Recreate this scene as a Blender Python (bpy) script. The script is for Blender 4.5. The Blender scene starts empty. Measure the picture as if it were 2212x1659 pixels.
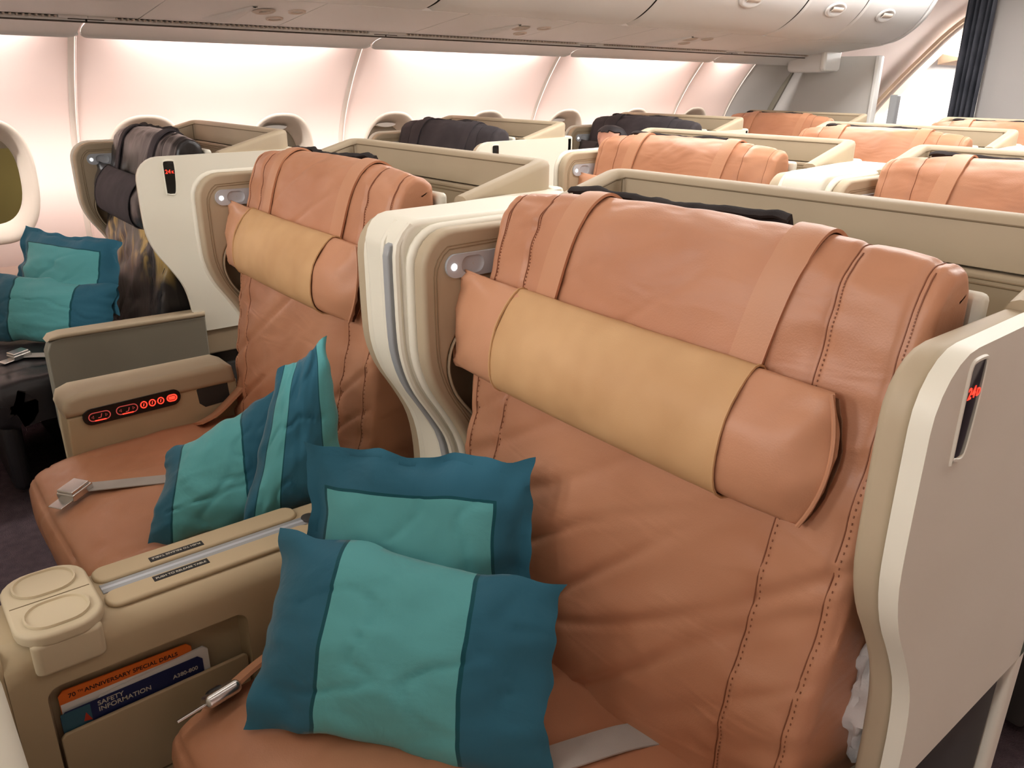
import bpy, bmesh, math, random
import numpy as np
from mathutils import Vector, Matrix, noise
from mathutils.geometry import delaunay_2d_cdt
random.seed(7)
S = bpy.context.scene
C = S.collection
PI = math.pi

# ------------------------------------------------------------------ camera
F_PX, HOR, VPX, ROLL, CAM_H = 1730.0, 180.0, 3336.0, 0.0115, 1.42
pitch = math.atan((829.5 - HOR) / F_PX)
yaw = math.atan((VPX - 1106) / math.hypot(F_PX, 829.5 - HOR))
fw = Vector((-math.sin(yaw) * math.cos(pitch), math.cos(yaw) * math.cos(pitch), -math.sin(pitch)))
rt = Vector((math.cos(yaw), math.sin(yaw), 0)); up = rt.cross(fw)
rt, up = rt * math.cos(ROLL) + up * math.sin(ROLL), up * math.cos(ROLL) - rt * math.sin(ROLL)
cd = bpy.data.cameras.new('camera'); cam = bpy.data.objects.new('camera', cd); C.objects.link(cam)
cd.sensor_width = 36; cd.lens = F_PX / 2212 * 36; cd.clip_start = 0.02
m = Matrix.Identity(4)
for i in range(3):
    m[i][0] = rt[i]; m[i][1] = up[i]; m[i][2] = -fw[i]
m[2][3] = CAM_H
cam.matrix_world = m
S.camera = cam

# ------------------------------------------------------------------ world, exposure, lights
w = bpy.data.worlds.new('world'); S.world = w; w.use_nodes = True
w.node_tree.nodes['Background'].inputs[0].default_value = (0.6, 0.5, 0.42, 1)
w.node_tree.nodes['Background'].inputs[1].default_value = 0.02
S.view_settings.view_transform = 'Standard'
S.view_settings.look = 'None'
S.view_settings.exposure = 0.0
S.view_settings.gamma = 1
S.cycles.use_denoising = True
S.cycles.max_bounces = 5
S.cycles.diffuse_bounces = 3
S.cycles.glossy_bounces = 2
S.cycles.adaptive_threshold = .12
S.cycles.use_light_tree = False
S.cycles.caustics_reflective = False; S.cycles.caustics_refractive = False
CEIL = 2.22
def area(name, loc, sx, sy, power, col, rot=(0, 0, 0), spread=180):
    l = bpy.data.lights.new(name, 'AREA'); l.shape = 'RECTANGLE'; l.size = sx; l.size_y = sy
    l.energy = power; l.color = col; l.spread = math.radians(spread)
    o = bpy.data.objects.new(name, l); C.objects.link(o); o.location = loc; o.rotation_euler = rot
    return o
WARM = (1.0, 0.98, 0.955)
for lx_, lw_, p_ in ((-2.55, .16, 60), (-.08, .16, 60), (-1.33, .30, 60)):
    area('ceiling_lamp_light', (lx_, 3.85, CEIL - .075), lw_, 4.3, p_ * .74, WARM)
    area('ceiling_lamp_light', (lx_, -2.5, CEIL - .075), lw_, 2.2, 58, WARM)  # added front fill, unseen, lights the upper seat fronts
# sidewall wash lamps behind the bin lip, one per wall panel
SEAMS = [-0.50, 0.866, 2.18, 3.53, 4.90, 5.52]
for a, b in zip(SEAMS[:-1], SEAMS[1:]):
    n = b - a
    area('sidewall_wash_light', (-3.735, (a + b) / 2, 1.66), .03, n - .34, 36 * (n - .3), (1.0, .935, .905),
         rot=(0, math.radians(-20), 0))
area('door_zone_light', (-2.9, 8.9, 2.0), .5, 2.0, 330, (1, .97, .93), rot=(0, math.radians(62), 0))
area('outside_wall_fill', (-5.2, .6, 2.6), .6, 3.0, 60, (1.0, .9, .6), rot=(0, math.radians(30), 0))  # added lamp brightening the wall behind the window

# ------------------------------------------------------------------ materials
def lin(r, g, b):
    return tuple(((c / 255) / 12.92 if c / 255 <= .04045 else ((c / 255 + .055) / 1.055) ** 2.4) for c in (r, g, b)) + (1,)
MATS = {}
class NT:
    def __init__(s, mat): s.t = mat.node_tree; s.n = s.t.nodes; s.l = s.t.links; s.b = s.n['Principled BSDF']
    def new(s, k, **kw):
        x = s.n.new(k)
        for a, v in kw.items(): setattr(x, a, v)
        return x
    def link(s, a, b): s.l.new(a, b)
def base(name, col, rough=.5, spec=.4, metal=0):
    mt = bpy.data.materials.new(name); mt.use_nodes = True; MATS[name] = mt
    t = NT(mt); t.b.inputs['Base Color'].default_value = col; t.b.inputs['Roughness'].default_value = rough
    t.b.inputs['Specular IOR Level'].default_value = spec; t.b.inputs['Metallic'].default_value = metal
    return mt, t
def grain(name, col, col2, rough=.5, scale=300, bump=.1, patch=6, spec=.4, dist=.002):
    """colour drifting between two tones in broad patches, with a fine grain relief"""
    mt, t = base(name, col, rough, spec)
    tc = t.new('ShaderNodeTexCoord')
    n1 = t.new('ShaderNodeTexNoise'); n1.inputs['Scale'].default_value = patch; n1.inputs['Detail'].default_value = 2
    t.link(tc.outputs['Object'], n1.inputs['Vector'])
    mx = t.new('ShaderNodeMix', data_type='RGBA'); mx.inputs[6].default_value = col; mx.inputs[7].default_value = col2
    cr = t.new('ShaderNodeMapRange'); cr.inputs[1].default_value = .35; cr.inputs[2].default_value = .65
    t.link(n1.outputs['Fac'], cr.inputs[0]); t.link(cr.outputs[0], mx.inputs[0]); t.link(mx.outputs[2], t.b.inputs['Base Color'])
    if bump < .08: return mt
    n2 = t.new('ShaderNodeTexNoise'); n2.inputs['Scale'].default_value = scale; n2.inputs['Detail'].default_value = 1
    t.link(tc.outputs['Object'], n2.inputs['Vector'])
    bp = t.new('ShaderNodeBump'); bp.inputs['Strength'].default_value = bump; bp.inputs['Distance'].default_value = dist
    t.link(n2.outputs['Fac'], bp.inputs['Height']); t.link(bp.outputs[0], t.b.inputs['Normal'])
    return mt
def leather(name, col, col2, rough=.42, wr=.35, spec=.35):
    mt = grain(name, col, col2, rough, 420, .12, 5, spec)
    t = NT(mt); bp = [x for x in t.n if x.type == 'BUMP'][0]
    tc = [x for x in t.n if x.type == 'TEX_COORD'][0]
    mp = t.new('ShaderNodeMapping'); mp.inputs['Scale'].default_value = (5, 5, 15); mp.inputs['Rotation'].default_value = (0, .45, 0)
    n = t.new('ShaderNodeTexNoise'); n.inputs['Scale'].default_value = 1; n.inputs['Detail'].default_value = 2; n.inputs['Distortion'].default_value = .7
    t.link(tc.outputs['Object'], mp.inputs[0]); t.link(mp.outputs[0], n.inputs['Vector'])
    b2 = t.new('ShaderNodeBump'); b2.inputs['Strength'].default_value = wr; b2.inputs['Distance'].default_value = .012
    t.link(n.outputs['Fac'], b2.inputs['Height']); t.link(bp.outputs[0], b2.inputs['Normal']); t.link(b2.outputs[0], t.b.inputs['Normal'])
    return mt
leather('brown_leather', lin(194, 139, 107), lin(183, 127, 96), .38, .45)
leather('brown_leather_flat', lin(198, 145, 112), lin(190, 136, 104), .42, .12)
grain('seam_brown', lin(142, 90, 64), lin(134, 84, 58), .5, 500, .02, 4)
grain('seam_black', lin(22, 20, 22), lin(18, 17, 18), .6, 500, .02, 4)
leather('black_leather', lin(40, 36, 38), lin(30, 28, 30), .38, .3)
grain('black_cloth', lin(70, 64, 66), lin(62, 57, 59), .85, 900, .2, 12, .2)
grain('tan_cover', lin(204, 163, 118), lin(192, 150, 106), .55, 700, .10, 9, .3)
grain('taupe', lin(182, 165, 139), lin(177, 160, 135), .52, 500, .06, 4, .35)
grain('taupe_dark', lin(128, 110, 86), lin(122, 105, 82), .6, 500, .05, 4, .3)
grain('ivory', lin(231, 226, 210), lin(227, 221, 204), .42, 500, .03, 3, .4)
grain('lid_beige', lin(206, 190, 160), lin(200, 184, 155), .5, 400, .03, 5, .4)
grain('console_beige', lin(190, 170, 138), lin(182, 163, 131), .5, 450, .04, 4, .4)
grain('arm_grey', lin(132, 126, 112), lin(126, 120, 106), .55, 500, .04, 4, .35)
grain('silver_grey', lin(190, 194, 200), lin(184, 188, 194), .38, 300, .02, 4, .5)
grain('strip_grey', lin(158, 160, 162), lin(150, 152, 155), .35, 300, .02, 4, .5)
grain('wall_cream', lin(236, 214, 205), lin(234, 210, 201), .5, 250, .02, 2, .35)
grain('seam_beige', lin(214, 200, 188), lin(208, 195, 184), .55, 250, .02, 4, .3)
grain('bin_white', lin(228, 226, 224), lin(224, 222, 220), .45, 250, .02, 2, .4)
grain('bin_shadow', lin(84, 76, 70), lin(78, 72, 66), .7, 250, .02, 2, .2)  # dark tone painted for shade in grille slots and door gaps
grain('surround', lin(192, 180, 166), lin(186, 174, 160), .5, 250, .02, 4, .3)
grain('shade', lin(150, 140, 124), lin(144, 134, 118), .6, 250, .02, 4, .3)
grain('partition_grey', lin(204, 200, 195), lin(200, 196, 191), .6, 500, .05, 2, .3)
grain('monument_grey', lin(186, 181, 178), lin(182, 177, 174), .6, 500, .05, 2, .3)
grain('taupe_seam', lin(146, 126, 98), lin(140, 120, 94), .6, 500, .02, 4)
grain('edge_white', lin(238, 236, 232), lin(234, 232, 228), .35, 250, .01, 2, .5)
grain('curtain_cloth', lin(84, 86, 94), lin(70, 72, 80), .9, 600, .2, 8, .1)
grain('frame_tan', lin(222, 196, 170), lin(216, 190, 164), .5, 250, .03, 3, .3)
grain('door_panel', lin(222, 206, 198), lin(218, 200, 192), .5, 250, .03, 3, .3)
grain('charcoal_flap', lin(62, 57, 56), lin(50, 46, 46), .9, 700, .3, 14, .1)
grain('dark_base', lin(62, 60, 58), lin(54, 52, 50), .6, 300, .05, 5, .3)
grain('belt_web', lin(186, 180, 174), lin(174, 168, 162), .7, 900, .25, 10, .2)
base('metal', lin(214, 212, 210), .25, .5, 1)
base('black_gloss', lin(12, 12, 14), .12, .5)
base('black_plastic', lin(28, 27, 27), .45, .4)
base('paper_white', lin(224, 220, 214), .6, .3)
base('orange_print', lin(226, 112, 44), .4, .4)
base('print_dark', lin(46, 26, 26), .5, .3)
base('navy_print', lin(38, 44, 84), .35, .4)
base('teal_print', lin(60, 96, 112), .35, .4)
base('label_text', lin(196, 190, 176), .5, .3)
base('red_print', lin(176, 58, 40), .4, .3)
base('hair', lin(54, 50, 52), .6, .3)
base('skin', lin(214, 158, 134), .5, .4)
grain('navy_shirt', lin(42, 46, 66), lin(36, 40, 58), .8, 500, .1, 10, .2)
grain('white_cloth', lin(220, 216, 212), lin(208, 204, 202), .8, 300, .2, 10, .2)
def emit(name, col, st):
    mt, t = base(name, (0, 0, 0, 1), .4); t.b.inputs['Emission Color'].default_value = col; t.b.inputs['Emission Strength'].default_value = st
    return mt
emit('red_glow', (1, .04, .02, 1), 2.2)
emit('red_dim', (1, .12, .10, 1), .45)
emit('lamp_white', (1, .98, .95, 1), 6)
emit('green_glow', (.05, .9, .6, 1), 2.5)
emit('lamp_diffuser', (1, .93, .85, 1), 3)
# carpet
mt = grain('carpet', lin(84, 70, 74), lin(74, 62, 66), .95, 260, .8, 30, .1, .006)
# gold streaked black leather of the first window seat
mt, t = base('gold_black_leather', lin(34, 30, 30), .32, .45)
tc = t.new('ShaderNodeTexCoord'); mp = t.new('ShaderNodeMapping'); mp.inputs['Scale'].default_value = (11, 9, 4.5); mp.inputs['Rotation'].default_value = (0, .42, 0)
nz = t.new('ShaderNodeTexNoise'); nz.inputs['Scale'].default_value = 1; nz.inputs['Detail'].default_value = 3; nz.inputs['Distortion'].default_value = .8
t.link(tc.outputs['Object'], mp.inputs[0]); t.link(mp.outputs[0], nz.inputs['Vector'])
r1 = t.new('ShaderNodeMapRange'); r1.inputs[1].default_value = .52; r1.inputs[2].default_value = .63
t.link(nz.outputs['Fac'], r1.inputs[0])
sp = t.new('ShaderNodeSeparateXYZ'); t.link(tc.outputs['Object'], sp.inputs[0])
r2 = t.new('ShaderNodeMapRange'); r2.inputs[1].default_value = .70; r2.inputs[2].default_value = .86; t.link(sp.outputs[2], r2.inputs[0])
r3 = t.new('ShaderNodeMapRange'); r3.inputs[1].default_value = 1.03; r3.inputs[2].default_value = .97; t.link(sp.outputs[2], r3.inputs[0])
m0 = t.new('ShaderNodeMath', operation='MULTIPLY'); t.link(r2.outputs[0], m0.inputs[0]); t.link(r3.outputs[0], m0.inputs[1])
mm = t.new('ShaderNodeMath', operation='MULTIPLY'); t.link(r1.outputs[0], mm.inputs[0]); t.link(m0.outputs[0], mm.inputs[1])
mx = t.new('ShaderNodeMix', data_type='RGBA'); mx.inputs[6].default_value = lin(36, 32, 32); mx.inputs[7].default_value = lin(190, 158, 84)
t.link(mm.outputs[0], mx.inputs[0]); t.link(mx.outputs[2], t.b.inputs['Base Color'])
bp = t.new('ShaderNodeBump'); bp.inputs['Strength'].default_value = .4; bp.inputs['Distance'].default_value = .012
t.link(nz.outputs['Fac'], bp.inputs['Height']); t.link(bp.outputs[0], t.b.inputs['Normal'])
# window pane
mt, t = base('pane_glass', (.9, .9, .88, 1), .03, .5); t.b.inputs['Transmission Weight'].default_value = 1; t.b.inputs['IOR'].default_value = 1.05
mt = grain('jetty_wall', lin(150, 134, 92), lin(120, 106, 72), .8, 60, .1, 1.5)
# teal pillows, drawn by uv
def pillow_mat(name, style, lo=.25, hi=.72):
    mt, t = base(name, lin(80, 160, 160), .72, .2)
    uv = t.new('ShaderNodeUVMap'); uv.uv_map = 'uv'
    sp = t.new('ShaderNodeSeparateXYZ'); t.link(uv.outputs[0], sp.inputs[0])
    def mth(op, a, b):
        x = t.new('ShaderNodeMath', operation=op)
        for i, v in enumerate((a, b)):
            if isinstance(v, (int, float)): x.inputs[i].default_value = v
            else: t.link(v, x.inputs[i])
        return x.outputs[0]
    u, v = sp.outputs[0], sp.outputs[1]
    if style == 'double':
        d = mth('MAXIMUM', mth('MINIMUM', mth('SUBTRACT', u, lo), mth('SUBTRACT', hi, u)), mth('SUBTRACT', u, .80))
    elif style == 'band':
        d = mth('MINIMUM', mth('SUBTRACT', u, lo), mth('SUBTRACT', hi, u))
    else:
        d = mth('MINIMUM', mth('MINIMUM', mth('SUBTRACT', u, lo), mth('SUBTRACT', hi, u)), mth('MINIMUM', mth('SUBTRACT', v, .10), mth('SUBTRACT', .80, v)))
    ins = mth('GREATER_THAN', d, 0.0)
    pipe = mth('LESS_THAN', mth('ABSOLUTE', d, 0.0), .007)
    m1 = t.new('ShaderNodeMix', data_type='RGBA'); m1.inputs[6].default_value = lin(46, 106, 130); m1.inputs[7].default_value = lin(98, 178, 183)
    t.link(ins, m1.inputs[0])
    m2 = t.new('ShaderNodeMix', data_type='RGBA'); m2.inputs[7].default_value = lin(16, 84, 96)
    t.link(pipe, m2.inputs[0]); t.link(m1.outputs[2], m2.inputs[6]); t.link(m2.outputs[2], t.b.inputs['Base Color'])
    tc = t.new('ShaderNodeTexCoord')
    n2 = t.new('ShaderNodeTexNoise'); n2.inputs['Scale'].default_value = 700; t.link(tc.outputs['Object'], n2.inputs['Vector'])
    b1 = t.new('ShaderNodeBump'); b1.inputs['Strength'].default_value = .2; b1.inputs['Distance'].default_value = .001; t.link(n2.outputs['Fac'], b1.inputs['Height'])
    n3 = t.new('ShaderNodeTexNoise'); n3.inputs['Scale'].default_value = 11; n3.inputs['Detail'].default_value = 3; n3.inputs['Distortion'].default_value = 1.0
    t.link(tc.outputs['Object'], n3.inputs['Vector'])
    b2 = t.new('ShaderNodeBump'); b2.inputs['Strength'].default_value = .30; b2.inputs['Distance'].default_value = .015
    t.link(n3.outputs['Fac'], b2.inputs['Height']); t.link(b1.outputs[0], b2.inputs['Normal']); t.link(b2.outputs[0], t.b.inputs['Normal'])
    t.b.inputs['Sheen Weight'].default_value = .25
pillow_mat('pillow_band', 'band'); pillow_mat('pillow_frame', 'frame', .09, .84); pillow_mat('pillow_band_wide', 'band', .16, .66); pillow_mat('pillow_double', 'double', .12, .36)

# ------------------------------------------------------------------ mesh helpers
def link(name, me, parent=None, mat=None, loc=None, wn=False):
    o = bpy.data.objects.new(name, me); C.objects.link(o)
    if parent is not None: o.parent = parent
    if mat: 
        me.materials.clear(); me.materials.append(MATS[mat])
    if loc is not None: o.location = loc
    if wn:
        md = o.modifiers.new('wn', 'WEIGHTED_NORMAL'); md.keep_sharp = True
    return o
def empty(name, loc, label=None, cat=None, group=None):
    o = bpy.data.objects.new(name, None); C.objects.link(o); o.location = loc; o.empty_display_size = .05
    if label: tag(o, label, cat, group)
    return o
def tag(o, label, cat, group=None):
    o['label'] = label; o['category'] = cat
    if group: o['group'] = group
    return o
def struct(o, label=None, cat=None):
    o['kind'] = 'structure'
    if label: o['label'] = label
    if cat: o['category'] = cat
    return o
def fin(bm, smooth=True, ang=40):
    bmesh.ops.recalc_face_normals(bm, faces=bm.faces)
    me = bpy.data.meshes.new('m'); bm.to_mesh(me); bm.free()
    if smooth:
        me.polygons.foreach_set('use_smooth', [True] * len(me.polygons))
        me.set_sharp_from_angle(angle=math.radians(ang))
    return me
def bev(bm, off, seg=3, ang=25, prof=.5):
    if off <= 0: return
    es = [e for e in bm.edges if len(e.link_faces) == 2 and e.calc_face_angle(0) > math.radians(ang)]
    bmesh.ops.bevel(bm, geom=es, offset=off, segments=seg, profile=prof, affect='EDGES', clamp_overlap=True)
def box_bm(x0, x1, y0, y1, z0, z1, off=.01, seg=3):
    bm = bmesh.new(); bmesh.ops.create_cube(bm, size=1)
    for v in bm.verts: v.co = Vector(((x0 + x1) / 2 + v.co.x * (x1 - x0), (y0 + y1) / 2 + v.co.y * (y1 - y0), (z0 + z1) / 2 + v.co.z * (z1 - z0)))
    bev(bm, off, seg); return bm
def box(*a, **k): return fin(box_bm(*a, **k), ang=60)
def prism(pts, axis, a0, a1, off=.008, seg=3):
    """2-D outline extruded along axis: x -> pts are (y,z); y -> (x,z); z -> (x,y)"""
    bm = bmesh.new()
    def P(p, a): return {'x': (a, p[0], p[1]), 'y': (p[0], a, p[1]), 'z': (p[0], p[1], a)}[axis]
    A = [bm.verts.new(P(p, a0)) for p in pts]; B = [bm.verts.new(P(p, a1)) for p in pts]
    bm.faces.new(A); bm.faces.new(B[::-1]); n = len(pts)
    for i in range(n): bm.faces.new((A[i], B[i], B[(i + 1) % n], A[(i + 1) % n]))
    bmesh.ops.recalc_face_normals(bm, faces=bm.faces)
    if off > 0:
        es = [e for f in bm.faces if len(f.verts) == n for e in f.edges]
        bmesh.ops.bevel(bm, geom=list(set(es)), offset=off, segments=seg, profile=.5, affect='EDGES', clamp_overlap=True)
    return fin(bm, ang=50)
def grid(fn, nu, nv, close_u=False, solid=0, uv=False, cap=False):
    """fn(i/(nu), j/(nv)) -> Vector"""
    bm = bmesh.new(); cu = nu if close_u else nu + 1
    V = [[bm.verts.new(fn(i / nu, j / nv)) for i in range(cu)] for j in range(nv + 1)]
    lay = bm.loops.layers.uv.new('uv') if uv else None
    for j in range(nv):
        for i in range(nu):
            i2 = (i + 1) % cu
            f = bm.faces.new((V[j][i], V[j][i2], V[j + 1][i2], V[j + 1][i]))
            if uv:
                for lp, (a, b) in zip(f.loops, ((i, j), (i + 1, j), (i + 1, j + 1), (i, j + 1))): lp[lay].uv = (a / nu, b / nv)
    if cap:
        bm.faces.new([V[j][0] for j in range(nv + 1)]); bm.faces.new([V[j][-1] for j in range(nv + 1)][::-1])
    if solid:
        bmesh.ops.recalc_face_normals(bm, faces=bm.faces)
        bmesh.ops.solidify(bm, geom=bm.faces[:], thickness=solid)
    return fin(bm, ang=60)
def smooth_path(pts, n):
    """Catmull-Rom through pts, n samples"""
    P = [Vector(p) for p in pts]; out = []
    for k in range(n + 1):
        t = k / n * (len(P) - 1); i = min(int(t), len(P) - 2); f = t - i
        p0 = P[max(i - 1, 0)]; p1 = P[i]; p2 = P[i + 1]; p3 = P[min(i + 2, len(P) - 1)]
        out.append(.5 * ((2 * p1) + (p2 - p0) * f + (2 * p0 - 5 * p1 + 4 * p2 - p3) * f * f + (3 * p1 - p0 - 3 * p2 + p3) * f ** 3))
    return out
def tube(pts, r, n=8, closed=False):
    P = [Vector(p) for p in pts]; bm = bmesh.new(); rings = []; N = len(P)
    ref = None
    for i, p in enumerate(P):
        if closed: t = P[(i + 1) % N] - P[i - 1]
        else: t = P[min(i + 1, N - 1)] - P[max(i - 1, 0)]
        t.normalize()
        if ref is None: ref = Vector((0, 0, 1)) if abs(t.z) < .9 else Vector((1, 0, 0))
        s = t.cross(ref).normalized(); ref = s.cross(t).normalized()
        rings.append([bm.verts.new(p + s * r * math.cos(2 * PI * k / n) + ref * r * math.sin(2 * PI * k / n)) for k in range(n)])
    for i in range(N if closed else N - 1):
        a, b = rings[i], rings[(i + 1) % N]
        for k in range(n): bm.faces.new((a[k], a[(k + 1) % n], b[(k + 1) % n], b[k]))
    if not closed: bm.faces.new(rings[0]); bm.faces.new(rings[-1][::-1])
    return fin(bm)
def ribbon(pts, wdir, width, th):
    """flat strap along pts, width along wdir (vector or per-point list)"""
    P = [Vector(p) for p in pts]; bm = bmesh.new(); R = []
    for i, p in enumerate(P):
        t = (P[min(i + 1, len(P) - 1)] - P[max(i - 1, 0)]).normalized()
        wv = Vector(wdir[i] if isinstance(wdir, list) else wdir).normalized()
        n = t.cross(wv).normalized()
        R.append([bm.verts.new(p + wv * a * width / 2 + n * b * th / 2) for a, b in ((-1, -1), (1, -1), (1, 1), (-1, 1))])
    for a, b in zip(R[:-1], R[1:]):
        for k in range(4): bm.faces.new((a[k], a[(k + 1) % 4], b[(k + 1) % 4], b[k]))
    bm.faces.new(R[0]); bm.faces.new(R[-1][::-1])
    return fin(bm, ang=35)
def disc_bm(c, r, axis, depth, n=24, ry=None):
    pts = [(c[0] + r * math.cos(2 * PI * k / n), c[1] + (ry or r) * math.sin(2 * PI * k / n)) for k in range(n)]
    return pts
def rrect(x0, x1, y0, y1, r, n=5):
    out = []
    for cx, cy, a in ((x1 - r, y1 - r, 0), (x0 + r, y1 - r, 90), (x0 + r, y0 + r, 180), (x1 - r, y0 + r, 270)):
        for k in range(n + 1):
            t = math.radians(a + 90 * k / n); out.append((cx + r * math.cos(t), cy + r * math.sin(t)))
    return out
def ringcap(outer, inner, axis, a_out, a_in):
    """frame between two outlines of equal count, joined as a strip (outer at a_out, inner at a_in)"""
    bm = bmesh.new()
    def P(p, a): return {'x': (a, p[0], p[1]), 'y': (p[0], a, p[1]), 'z': (p[0], p[1], a)}[axis]
    A = [bm.verts.new(P(p, a_out)) for p in outer]; B = [bm.verts.new(P(p, a_in)) for p in inner]; n = len(outer)
    for i in range(n): bm.faces.new((A[i], A[(i + 1) % n], B[(i + 1) % n], B[i]))
    return fin(bm)
def text(name, s, size, mat, parent, M, ext=.0002, align='LEFT'):
    cu = bpy.data.curves.new(name, 'FONT'); cu.body = s; cu.size = size; cu.extrude = ext; cu.align_x = align; cu.offset = size * .012
    cu.materials.append(MATS[mat])
    t_ = bpy.data.objects.new(name, cu); C.objects.link(t_); bpy.context.view_layer.update()
    me = bpy.data.meshes.new_from_object(t_.evaluated_get(bpy.context.evaluated_depsgraph_get())); bpy.data.objects.remove(t_)
    o = bpy.data.objects.new(name, me); C.objects.link(o); o.parent = parent; o.matrix_local = M
    return o
def frame(o, xd, yd):
    xd = Vector(xd).normalized(); z = xd.cross(Vector(yd)).normalized(); yd = z.cross(xd)
    M = Matrix.Identity(4)
    for i in range(3): M[i][0] = xd[i]; M[i][1] = yd[i]; M[i][2] = z[i]; M[i][3] = o[i]
    return M
CACHE = {}
def inst(name, key, build, mat, parent, wn=False, loc=None):
    k = (key, mat)
    if k not in CACHE: 
        me = build(); me.materials.append(MATS[mat]); CACHE[k] = me
    return link(name, CACHE[k], parent, None, loc, wn)
def fbm(x, y, z=0, o=3): return noise.fractal(Vector((x, y, z)), 1.0, 2.0, o)

# ================================================================== SETTING
PROFILE = [(-.02, -3.98), (.3, -4.06), (.6, -4.115), (.9, -4.13), (1.1, -4.11), (1.25, -4.06), (1.4, -3.975), (1.5, -3.905), (1.6, -3.825), (1.75, -3.69), (1.95, -3.50)]
def wallx(z):
    for (a, xa), (b, xb) in zip(PROFILE[:-1], PROFILE[1:]):
        if z <= b: return xa + (xb - xa) * (z - a) / (b - a)
    return PROFILE[-1][1]
WX = smooth_path([(x, 0, z) for z, x in PROFILE], 80)
def wallx_s(z):
    for a, b in zip(WX[:-1], WX[1:]):
        if z <= b.z: return a.x + (b.x - a.x) * (z - a.z) / max(1e-6, b.z - a.z)
    return WX[-1].x
o = link('floor', box(-4.2, 1.6, -3.9, 10.4, -.06, 0, off=0), mat='carpet'); struct(o, 'dark mauve carpet on the cabin floor', 'floor')
o = link('ceiling', box(-2.72, 1.44, -3.9, 10.4, CEIL, CEIL + .05, off=0), mat='bin_white'); struct(o)
o = link('wall_right', box(1.45, 1.5, -3.9, 10.4, -.05, CEIL + .05, off=0), mat='wall_cream'); struct(o)
o = link('wall_front', box(-4.3, 1.5, -3.95, -3.9, -.05, CEIL + .05, off=0), mat='partition_grey'); struct(o)
o = link('wall_back', box(-4.3, 1.5, 10.4, 10.45, -.05, CEIL + .3, off=0), mat='edge_white'); struct(o)
wall_left = empty('wall_left', (-4.1, 2.5, 0)); struct(wall_left, 'cream sidewall panels with oval windows', 'wall')
def wl(name, me, mat, **k):
    o = link(name, me, None, mat, **k); o.parent = wall_left; o.matrix_parent_inverse = Matrix.Translation((4.1, -2.5, 0)); return o
WIN_Y = [.50 + .664 * i for i in range(8)]
WIN_Z, WRY, WRZ = 1.0, .185, .262
def oval(cy, ry, rz, n=48, p=2.5):
    out = []
    for k in range(n):
        t = 2 * PI * k / n; c, s = math.cos(t), math.sin(t)
        out.append((cy + ry * math.copysign(abs(c) ** (2 / p), c), WIN_Z + rz * math.copysign(abs(s) ** (2 / p), s)))
    return out
def wall_panel(y0, y1, wins, z0=0.0, z1=1.92):
    pts, edges, faces = [], [], []
    ny = max(2, int((y1 - y0) / .06)); nz = 40
    ring = [(y0 + (y1 - y0) * i / ny, z0) for i in range(ny)] + [(y1, z0 + (z1 - z0) * i / nz) for i in range(nz)] + \
           [(y1 - (y1 - y0) * i / ny, z1) for i in range(ny)] + [(y0, z1 - (z1 - z0) * i / nz) for i in range(nz)]
    pts += ring; edges += [(i, (i + 1) % len(ring)) for i in range(len(ring))]
    for wy in wins:
        s = len(pts); ov = oval(wy, WRY, WRZ); pts += ov; edges += [(s + i, s + (i + 1) % len(ov)) for i in range(len(ov))]
    def inside(y, z):
        for wy in wins:
            if (abs(y - wy) / (WRY + .02)) ** 2.5 + (abs(z - WIN_Z) / (WRZ + .02)) ** 2.5 < 1: return True
        return False
    for i in range(1, ny):
        for j in range(1, nz):
            y = y0 + (y1 - y0) * i / ny; z = z0 + (z1 - z0) * j / nz
            if not inside(y, z): pts.append((y, z))
    r = delaunay_2d_cdt([Vector(p) for p in pts], edges, [], 1, 1e-5)
    vs, fs = r[0], r[2]
    bm = bmesh.new(); V = [bm.verts.new((wallx_s(v.y), v.x, v.y)) for v in vs]
    for f in fs:
        cy = sum(vs[i].x for i in f) / 3; cz = sum(vs[i].y for i in f) / 3
        if any((abs(cy - wy) / WRY) ** 2.5 + (abs(cz - WIN_Z) / WRZ) ** 2.5 < 1 for wy in wins): continue
        if y0 < cy < y1:
            try: bm.faces.new([V[i] for i in f])
            except ValueError: pass
    for v in [v for v in bm.verts if not v.link_faces]: bm.verts.remove(v)
    for f in bm.faces:
        if f.normal.x < 0: f.normal_flip()
    me = bpy.data.meshes.new('m'); bm.to_mesh(me); bm.free()
    me.polygons.foreach_set('use_smooth', [True] * len(me.polygons))
    return me
PAN = [-3.9, -.5, .866, 2.18, 3.53, 4.90, 5.52]
for a, b in zip(PAN[:-1], PAN[1:]):
    wl('panel', wall_panel(a + .004, b - .020, [y for y in WIN_Y if a < y < b]), 'wall_cream')
wl('panel', wall_panel(5.52, 6.14, []), 'partition_grey')
for y in PAN[1:]:
    # recessed beige joint and the raised rounded panel edge beside it
    pr = [Vector((p.x, 0, p.z)) for p in WX]
    wl('joint_strip', grid(lambda u, v: Vector((wallx_s(v * 1.9) + .001, y - .022 + u * .028, v * 1.9)), 1, 60), 'seam_beige')
    wl('panel_edge', tube([(wallx_s(z) + .002, y + .006, z) for z in np.linspace(0, 1.9, 60)], .004, 6), 'wall_cream')
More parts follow.
